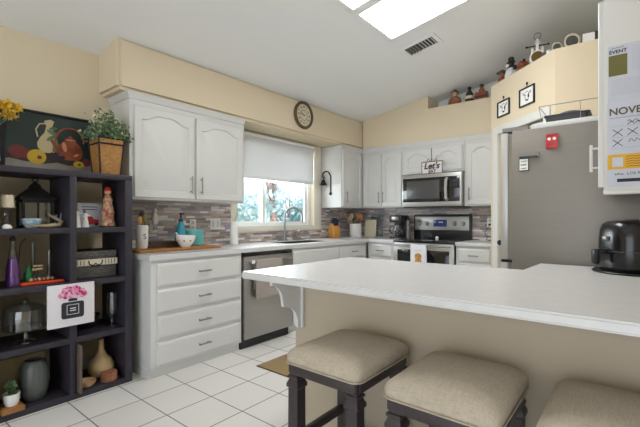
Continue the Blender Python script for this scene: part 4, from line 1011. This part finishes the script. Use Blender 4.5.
# row 2 left
t = T('oil_bottle', 'purple glass bottle with a dark stopper on the second shelf', 'bottle', (-2.93, .655, Z2))
b = BM(); lathe(b, [(0, 0), (.037, 0), (.039, .006), (.034, .1), (.02, .2), (.012, .25), (.012, .275), (.0, .275)], seg=20); obj('bottle_body', b, 'thinglass', t)
b = BM(); lathe(b, [(0, .004), (.035, .005), (.031, .1), (.0215, .17), (0, .17)], seg=20); obj('purple_filling', b, mat('purple_liquid_solid', '7a3a96', .3), t)
b = BM(); lathe(b, [(.013, .2755), (.015, .285), (.01, .3), (0, .305)], seg=14); obj('stopper', b, 'black', t)
t = T('tray', 'red orange glass tray on the second shelf', 'tray', (-2.905, .80, Z2), A90)
b = BM(); box(b, -.115, .115, -.03, .03, 0, .018, .006); obj('dish', b, 'orange', t)
rn = random.Random(4)
for k in range(6):
    b = BM(); sph(b, (-2.905+.008*(k % 2), .74+.022*k, Z2+.0185+.011), .011, (1, 1, 1), 8); tag(obj('pebble', b, 'clay' if k % 2 else 'gourd'), 'small brown and tan pebbles on the orange tray', 'pebble', 'pebbles on the orange tray')
t = T('green_vase', 'small green glass vase behind the orange tray', 'vase', (-2.985, .745, Z2))
b = BM(); lathe(b, [(0, 0), (.018, 0), (.024, .03), (.022, .06), (.01, .09), (.014, .11), (.011, .11), (.007, .09), (0, .01)], seg=16); obj('vase_body', b, 'green', t)
t = T('signpost', 'miniature wooden signpost behind the orange tray', 'ornament', (-2.98, .795, Z2), A90)
b = BM(); box(b, -.003, .003, 0, .006, 0, .115); obj('post', b, 'woodd', t)
b = BM(); box(b, -.03, .028, -.003, 0, .078, .092, .001); box(b, -.025, .03, -.003, 0, .1, .113, .001); obj('sign_boards', b, 'gourd', t)
for k, (y, h, x) in enumerate(((.79, .25, -3.06), (.872, .2, -3.03))):
    t = T('bud_vase', ['taller slim clear glass vase behind the signpost', 'shorter slim clear glass vase near the shelf divider'][k], 'vase', (x, y, Z2))
    b = BM(); lathe(b, [(0, 0), (.026, 0), (.026, .02), (.012, .05), (.011, h), (.009, h), (.009, .05), (0, .02)], seg=16); obj('vase_body', b, 'thinglass', t)
b = BM(); tube(b, [(-3.02, .70, Z2+.002), (-3.02, .705, Z2+.15), (-3.02, .715, Z2+.25), (-3.02, .74, Z2+.285)], .0025, 6); tag(obj('twig', b, 'ink'), 'thin dark curved twig standing behind the purple bottle', 'twig')
# canvas sign on the divider front
t = T('canvas_print', 'white canvas print of black perfume bottle with pink flowers', 'picture', (-2.8275, .935, .62), A90)
b = BM(); box(b, -.134, .134, -.016, -.0005, -.132, .138, .002); obj('canvas', b, 'canvas', t)
b = BM()
prism(b, [p[:2] for p in [(q[0]+.005, q[1]-.03) for q in rrect(.13, .105, .015, 0)]], -.0175, -.016, 'xz'); box(b, -.02, .03, -.0175, -.016, .027, .045); obj('printed_bottle', b, 'ink', t)
b = BM(); 
for a in ((-.03, .04, .003, .006), (-.03, .04, -.058, -.055), (-.03, -.027, -.058, .006), (.037, .04, -.058, .006)): box(b, a[0], a[1], -.0185, -.0175, a[2], a[3])
box(b, -.012, .022, -.0185, -.0175, -.022, -.016); box(b, -.012, .022, -.0185, -.0175, -.036, -.030); obj('printed_label', b, 'canvas', t)
for nm, cnt, m_, sd, y_ in (('printed_flowers', 40, 'pink', 2, -.0165), ('printed_flower_hearts', 16, mat('dark_pink', 'b0296a', .8), 5, -.0200), ('printed_pale_petals', 18, mat('pale_pink', 'e9bccf', .8), 6, -.0215)):
    b = BM(); rn = random.Random(sd)
    for k in range(cnt):
        a = rn.uniform(0, 2*PI); r = rn.random()**.5; sz = (.016, .012) if nm == 'printed_flowers' else (.008, .006)
        flat(b, .005+.075*r*math.cos(a), .082+.036*r*math.sin(a)-.25*(r*math.cos(a))**2*.05, sz[0], sz[1], y_-.00005*k, 7, rot=rn.uniform(0, 3))
    obj(nm, b, m_, t)
# row 3
t = T('cake_stand', 'clear glass pedestal cake stand with dome on the third shelf', 'cake stand', (-2.975, .728, Z3), 0)
b = BM(); lathe(b, [(0, 0), (.06, 0), (.055, .008), (.02, .02), (.014, .05), (.02, .078), (.12, .088), (.13, .094), (.12, .094), (0, .09)], seg=32); obj('pedestal', b, 'brightglass', t)
b = BM(); lathe(b, [(.116, .0945), (.12, .17), (.112, .21), (.07, .238), (.015, .245), (.012, .257), (.02, .27), (0, .278)], seg=32); obj('dome', b, 'brightglass', t)
t = T('flute_vase', 'clear footed glass vase at the right of the third shelf', 'vase', (-2.95, 1.238, Z3))
b = BM(); lathe(b, [(0, 0), (.036, 0), (.034, .006), (.01, .016), (.01, .05), (.028, .075), (.034, .12), (.032, .235), (.03, .235), (.03, .12), (0, .07)], seg=22); obj('vase_body', b, 'brightglass', t)
t = T('black_bowl', 'dark bowl of trinkets behind the white canvas print', 'bowl', (-3.03, 1.10, Z3))
b = BM(); lathe(b, [(0, 0), (.04, 0), (.07, .04), (.085, .09), (.08, .09), (.06, .04), (0, .01)], seg=24); obj('bowl_body', b, 'matblack', t)
b = BM(); sph(b, (.03, .02, .09), .03, seg=12); sph(b, (.0, -.03, .095), .035, seg=12); obj('trinkets', b, 'brass', t)
# row 4
t = T('gourd_bottle', 'dried tan gourd with long neck on the bottom shelf', 'gourd', (-3.0, 1.185, Z4))
b = BM(); lathe(b, [(0, 0), (.055, .004), (.083, .04), (.086, .08), (.066, .125), (.034, .155), (.02, .19), (.017, .25), (.02, .265), (0, .27)], seg=28); obj('gourd_body', b, 'gourd', t)
b = BM(); lathe(b, [(0, 0), (.03, 0), (.05, .02), (.056, .04), (.052, .04), (.044, .02), (0, .008)], (-2.885, 1.05, Z4), 20); tag(obj('small_bowl', b, 'skin'), 'small tan bowl beside the gourd on the bottom shelf', 'bowl')
for k in range(3):
    b = BM(); lathe(b, [(0, 0), (.052, 0), (.054, .004), (.054, .016), (.05, .02), (0, .02)], (-2.885, 1.19, Z4+.0205*k), 20); tag(obj('clay_disc', b, 'clay'), ['reddish clay disc at the bottom of its stack by the gourd', 'reddish clay disc in the middle of its stack by the gourd', 'reddish clay disc on top of its stack by the gourd'][k], 'disc', 'stacked clay discs')
b = BM(); box(b, -2.96, -2.79, .973, .989, Z4, Z4+.31, .002); tag(obj('upright_board', b, mat('weathered_board', '6b5a50', .7, c2='54463e', scale=10)), 'thin brown board standing against the divider on the bottom shelf', 'board')
t = T('ribbed_jar', 'large grey green ribbed jar on the bottom shelf', 'jar', (-2.955, .77, Z4))
b = BM(); n = 72; prof = [(.052, 0), (.062, .01), (.075, .06), (.08, .13), (.074, .2), (.058, .238), (.05, .245), (.046, .24), (.05, .23)]
R_ = [[(r*(1+.008*math.cos(18*2*PI*i/n))*math.cos(2*PI*i/n), r*(1+.008*math.cos(18*2*PI*i/n))*math.sin(2*PI*i/n), z) for i in range(n)] for r, z in prof]
loops(b, R_); obj('jar_body', b, 'slate', t)
b = BM(); box(b, -2.95, -2.815, .578, .69, Z4, Z4+.028, .004); tag(obj('wood_block', b, 'wood'), 'brown wooden plank under the white pot at the bottom left', 'board')
t = T('potted_plant', 'small dark plant in a white pot on the bottom shelf', 'plant', (-2.88, .638, Z4+.0285))
b = BM(); lathe(b, [(0, 0), (.03, 0), (.04, .03), (.042, .07), (.038, .07), (.036, .055), (0, .05)], seg=20); obj('pot', b, 'ceramic', t)
b = BM(); rn = random.Random(8)
for k in range(110): leafquad(b, (rn.gauss(0, .008), rn.gauss(0, .008), .06+rn.uniform(0, .07)), rn.uniform(.02, .035), rn)
obj('foliage', b, 'leaf', t)
t = T('gift_box', 'pale yellow box with black lid behind the ribbed jar', 'box', (-3.2, .755, Z4))
b = BM(); box(b, 0, .11, -.13, .11, 0, .245, .003); obj('box_body', b, 'pcream', t)
b = BM(); box(b, -.003, .113, -.133, .113, .2455, .262, .003); obj('lid', b, 'black', t)

# ------------------------------------------------------------------ cow prints and plant-shelf ornaments
for k, (t0, t1, z0, z1, lab) in enumerate(((.125, .318, 2.19, 2.345, 'black framed cow print, lower left one beside the pantry corner'), (.465, .668, 2.195, 2.36, 'black framed cow print, upper right one over the pantry door'))):
    p = pd((t0+t1)/2, .0, z0); w_, h_ = t1-t0, z1-z0
    t = T('framed_print', lab, 'picture', p, rd)
    b = BM()
    for a in ((-w_/2, -w_/2+.012, 0, h_), (w_/2-.012, w_/2, 0, h_), (-w_/2+.012, w_/2-.012, 0, .012), (-w_/2+.012, w_/2-.012, h_-.012, h_)): box(b, a[0], a[1], -.016, -.001, a[2], a[3], .002)
    obj('frame', b, 'matblack', t)
    b = BM(); box(b, -w_/2+.012, w_/2-.012, -.006, -.001, .012, h_-.012); obj('paper', b, 'plate', t)
    c = h_/2; b = BM()
    for pts in ([(-.03, c+.03), (-.022, c-.02), (-.012, c-.04), (.012, c-.04), (.022, c-.02), (.03, c+.03)], [(-.03, c+.03), (-.055, c+.04), (-.05, c+.02), (-.028, c+.02)], [(.03, c+.03), (.055, c+.04), (.05, c+.02), (.028, c+.02)], [(-.02, c+.035), (.0, c+.045), (.02, c+.035)]): tube(b, [(x, -.0072, z) for x, z in pts], .0022, 5)
    flat(b, 0, c-.034, .013, .008, -.0065); flat(b, -.016, c+.01, .004, .005, -.0065); flat(b, .016, c+.01, .004, .005, -.0065); flat(b, .02, c+.0, .01, .02, -.0064)
    obj('cow_drawing', b, 'ink', t)
    b = BM(); tube(b, [(-.012, -.006, h_), (0, -.004, h_+.03), (.012, -.006, h_)], .002, 5); box(b, -.006, .006, -.012, -.001, h_+.022, h_+.042, .001); obj('hanger', b, 'matblack', t)
ZL = 2.5565
YL = 4.74
def bottle_fig(name, label, x, m, s=1, m2='woodd', cat='figurine', y=YL):
    t = T(name, label, cat, (x, y, ZL)); return t
t = bottle_fig('bear_figurine', 'brown seated figurine at the left end of the high ledge', -1.71, 'clay')
b = BM(); sph(b, (0, 0, .06), .06, (1.3, .9, 1), 14); sph(b, (-.05, -.02, .03), .03, seg=10); sph(b, (.055, -.02, .03), .03, seg=10); obj('body', b, 'clay', t)
b = BM(); sph(b, (0, -.01, .145), .036, seg=12); obj('head', b, 'skin', t)
b = BM(); lathe(b, [(.045, .165), (.045, .17), (.026, .172), (.024, .195), (0, .198)], seg=14); obj('hat', b, 'woodd', t)
t = bottle_fig('dark_bottle', 'dark brown dumpy bottle in the middle of the high ledge', -1.535, 'matblack', cat='bottle')
b = BM(); lathe(b, [(0, 0), (.05, 0), (.052, .02), (.05, .09), (.03, .14), (.016, .155), (.016, .175), (0, .175)], seg=18); obj('bottle_body', b, 'woodd', t)
b = BM(); lathe(b, [(.02, .1755), (.02, .195), (0, .197)], seg=14); obj('stopper', b, 'black', t)
b = BM(); lathe(b, [(.051, .05), (.0525, .051), (.0525, .085), (.051, .086)], seg=18); obj('label_band', b, 'cream', t)
t = bottle_fig('rooster_crate', 'reddish box-shaped figurine at the right end of the high ledge', -1.395, 'rust')
b = BM(); box(b, -.07, .07, -.04, .04, 0, .11, .012); obj('crate', b, 'rust', t)
b = BM(); lathe(b, [(.03, .11), (.034, .13), (.02, .16), (.015, .17)], seg=14); obj('neck', b, 'clay', t)
b = BM(); lathe(b, [(.026, .1705), (.022, .2), (0, .205)], seg=14); obj('cap', b, 'woodd', t)
b = BM(); box(b, -.071, .071, -.0415, -.04, .04, .06); obj('stripe', b, 'woodd', t)
def led(tt, off=-.09): return pd(tt, off, ZL)
t = T('brown_figurine', 'small orange brown figurine in a grey hat left of the cow figurine', 'figurine', led(.04, -.1), rd)
b = BM(); sph(b, (0, 0, .05), .05, (1, .8, 1), 12); sph(b, (-.05, 0, .03), .03, seg=10); obj('body', b, 'rust', t)
b = BM(); sph(b, (.02, 0, .11), .03, seg=10); obj('head', b, 'clay', t)
b = BM(); lathe(b, [(.06, .13), (.058, .136), (.03, .15), (0, .17)], (0.0, 0, 0), 16); obj('hat', b, 'greyclip', t)
t = T('cow_figurine', 'black and white cow chef figurine on the pantry ledge', 'figurine', led(.2), rd)
b = BM(); lathe(b, [(0, 0), (.055, 0), (.06, .05), (.045, .1), (.02, .125)], seg=18); obj('apron', b, 'canvas', t)
b = BM(); sph(b, (0, -.01, .15), .038, (1, 1, 1.1), 12); sph(b, (-.045, 0, .165), .014, (1.5, .6, .8), 8); sph(b, (.045, 0, .165), .014, (1.5, .6, .8), 8); obj('head', b, 'black', t)
b = BM(); sph(b, (0, -.042, .138), .02, (1.2, .7, .8), 10); obj('muzzle', b, 'plate', t)
b = BM(); tube(b, [(-.05, 0, .1), (-.085, -.01, .09), (-.095, -.02, .12)], .015, 8); obj('arm', b, 'black', t)
b = BM(); tube(b, [(.05, 0, .1), (.085, -.01, .085), (.095, -.02, .11)], .015, 8); obj('arm', b, 'black', t)
b = BM(); lathe(b, [(.025, .185), (.026, .2), (.03, .21), (.02, .225), (0, .228)], seg=14); obj('chef_hat', b, 'black', t)
t = T('birdhouse', 'little red roofed house between the cow figurine and the scale', 'birdhouse', led(.385), rd)
b = BM(); box(b, -.035, .035, -.03, .03, 0, .06, .003); obj('house', b, 'clay', t)
b = BM(); prism(b, [(-.055, .06), (.055, .06), (0, .115)], -.04, .04, 'xz'); obj('roof', b, 'rust', t)
b = BM(); flat(b, 0, .035, .012, .012, -.03); obj('opening', b, 'ink', t)
b = BM(); sph(b, (.01, 0, .12), .014, seg=10); obj('bird', b, 'black', t)
t = T('kitchen_scale', 'ornate white scale with round dial and top ring', 'scale', led(.575), .2)
b = BM(); lathe(b, [(.0, -.02), (.062, -.02), (.066, .0), (.062, .02), (.055, .022), (0, .018)], (0, 0, .068), 28, 'Y'); box(b, -.05, .05, -.03, .03, 0, .012, .003); obj('housing', b, 'ceramic', t)
b = BM(); lathe(b, [(.05, .0185), (.05, .0235), (0, .0235)], (0, 0, .068), 26, 'Y'); obj('dial', b, 'brass', t)
b = BM(); box(b, -.012, .012, -.012, .012, .13, .19, .003); lathe(b, [(.02, .19), (.026, .2), (.014, .215), (.008, .235)], seg=14); box(b, -.05, -.03, -.01, .01, .1, .16, .003); box(b, .03, .05, -.01, .01, .1, .16, .003); obj('column', b, 'ceramic', t)
b = BM(); tube(b, [(-.085, 0, .175), (.085, 0, .175)], .005, 8); sph(b, (-.085, 0, .175), .01, seg=8); sph(b, (.085, 0, .175), .01, seg=8); obj('crossbar', b, 'matblack', t)
b = BM(); tube(b, arc((0, .262), .028, 0, 2*PI, 18), .0045, 6, False); obj('ring', b, 'greyclip', t)
for k, (tt, lab, m, s) in enumerate(((.69, 'small green grey pot right of the ornate scale', 'slate', .028), (.745, 'small white creamer right of the green grey pot', 'ceramic', .026))):
    t = T('small_jug', lab, 'jug', led(tt, -.07), rd)
    b = BM(); lathe(b, [(0, 0), (s*.7, 0), (s, s*.8), (s*.7, s*1.8), (s*.8, s*2.2), (s*.7, s*2.2), (0, s*.3)], seg=16); obj('jug_body', b, m, t)
    b = BM(); tube(b, [(s*.8, 0, s*1.8), (s*1.5, 0, s*1.4), (s*.95, 0, s*.7)], .004, 6); obj('handle', b, m, t)
t = T('tin_plate', 'small pale oval plate propped at the pantry ledge corner', 'plate', (-.50, 3.735, ZL), .5)
b = BM(); lathe(b, [(0, -.004), (.036, -.004), (.042, .004), (.036, .004), (0, .0)], (0, 0, .042), 22, 'Y'); obj('rim', b, 'cream', t)
b = BM(); lathe(b, [(.03, .0045), (.03, .006), (0, .006)], (0, 0, .042), 20, 'Y'); obj('face', b, 'slate', t)
t = T('oval_plate', 'cream rimmed oval plate propped left of the wooden box', 'plate', (-.395, 3.74, ZL), .35)
b = BM(); lathe(b, [(0, -.006), (.05, -.006), (.062, .006), (.05, .008), (.044, .0), (0, .0)], (0, 0, .063), 30, 'Y', sx=.95, sy=1); obj('rim', b, 'cream', t)
b = BM(); lathe(b, [(.045, .001), (.045, .003), (0, .003)], (0, 0, .063), 26, 'Y'); obj('face', b, 'slate', t)
t = T('wooden_box', 'wooden box with a white label on the pantry ledge', 'box', (-.275, 3.74, ZL), .12)
b = BM(); box(b, -.055, .075, -.05, .05, 0, .085, .003); obj('box_body', b, 'woodd', t)
b = BM(); box(b, -.05, .03, -.0515, -.05, .01, .078); obj('label_card', b, 'plate', t)

# ------------------------------------------------------------------ outside the window
b = BM(); box(b, -40, -3.6, -12, 40, -.35, -.25); S('ground_outside', b, 'lawn')
def tree(name, label, loc, h, r, seed, m, trunk_r=.09, n=1500):
    t = T(name, label, 'tree', loc, 0, 'trees outside the window'); rn = random.Random(seed)
    b = BM(); tube(b, [(0, 0, 0), (.05, .03, h*.3), (-.03, .06, h*.6), (0, 0, h*.9)], [trunk_r, trunk_r*.8, trunk_r*.55, .02], 8)
    for k in range(5):
        a = k*1.3; tube(b, [(0, .03, h*.35+k*.12), (r*.35*math.cos(a), r*.35*math.sin(a), h*.55+k*.1), (r*.7*math.cos(a), r*.7*math.sin(a), h*.7+k*.08)], [trunk_r*.4, trunk_r*.25, .01], 6)
    obj('trunk', b, 'bark', t)
    b = BM(); cl = [(Vector((rn.gauss(0, .42)*r, rn.gauss(0, .42)*r, h*.62+rn.gauss(0, .36)*h*.42)), rn.uniform(.25, .5)*r) for _ in range(16)]
    for i in range(n):
        c, q = cl[i % 16]; v = Vector((rn.gauss(0, 1), rn.gauss(0, 1), rn.gauss(0, 1))).normalized()*q*rn.random()**.4
        leafquad(b, c+v, rn.uniform(.16, .30), rn)
    obj('foliage', b, m, t, smooth=0)
tree('tree', 'pale bushy tree filling the left window pane', (-9.6, 7.3, -.25), 2.5, 1.2, 1, 'tleaf')
tree('tree', 'rounded blue green tree in the right window pane', (-11.5, 12.1, -.25), 2.7, .95, 2, 'tleaf2')
tree('tree', 'low pale tree at the right edge of the window view', (-14.5, 18.5, -.25), 2.0, 1.5, 3, 'tleaf')
tree('tree', 'slender tree with reddish trunk behind the window meeting rail', (-6.3, 6.05, -.25), 3.6, .3, 4, 'tleaf', .10, 120)
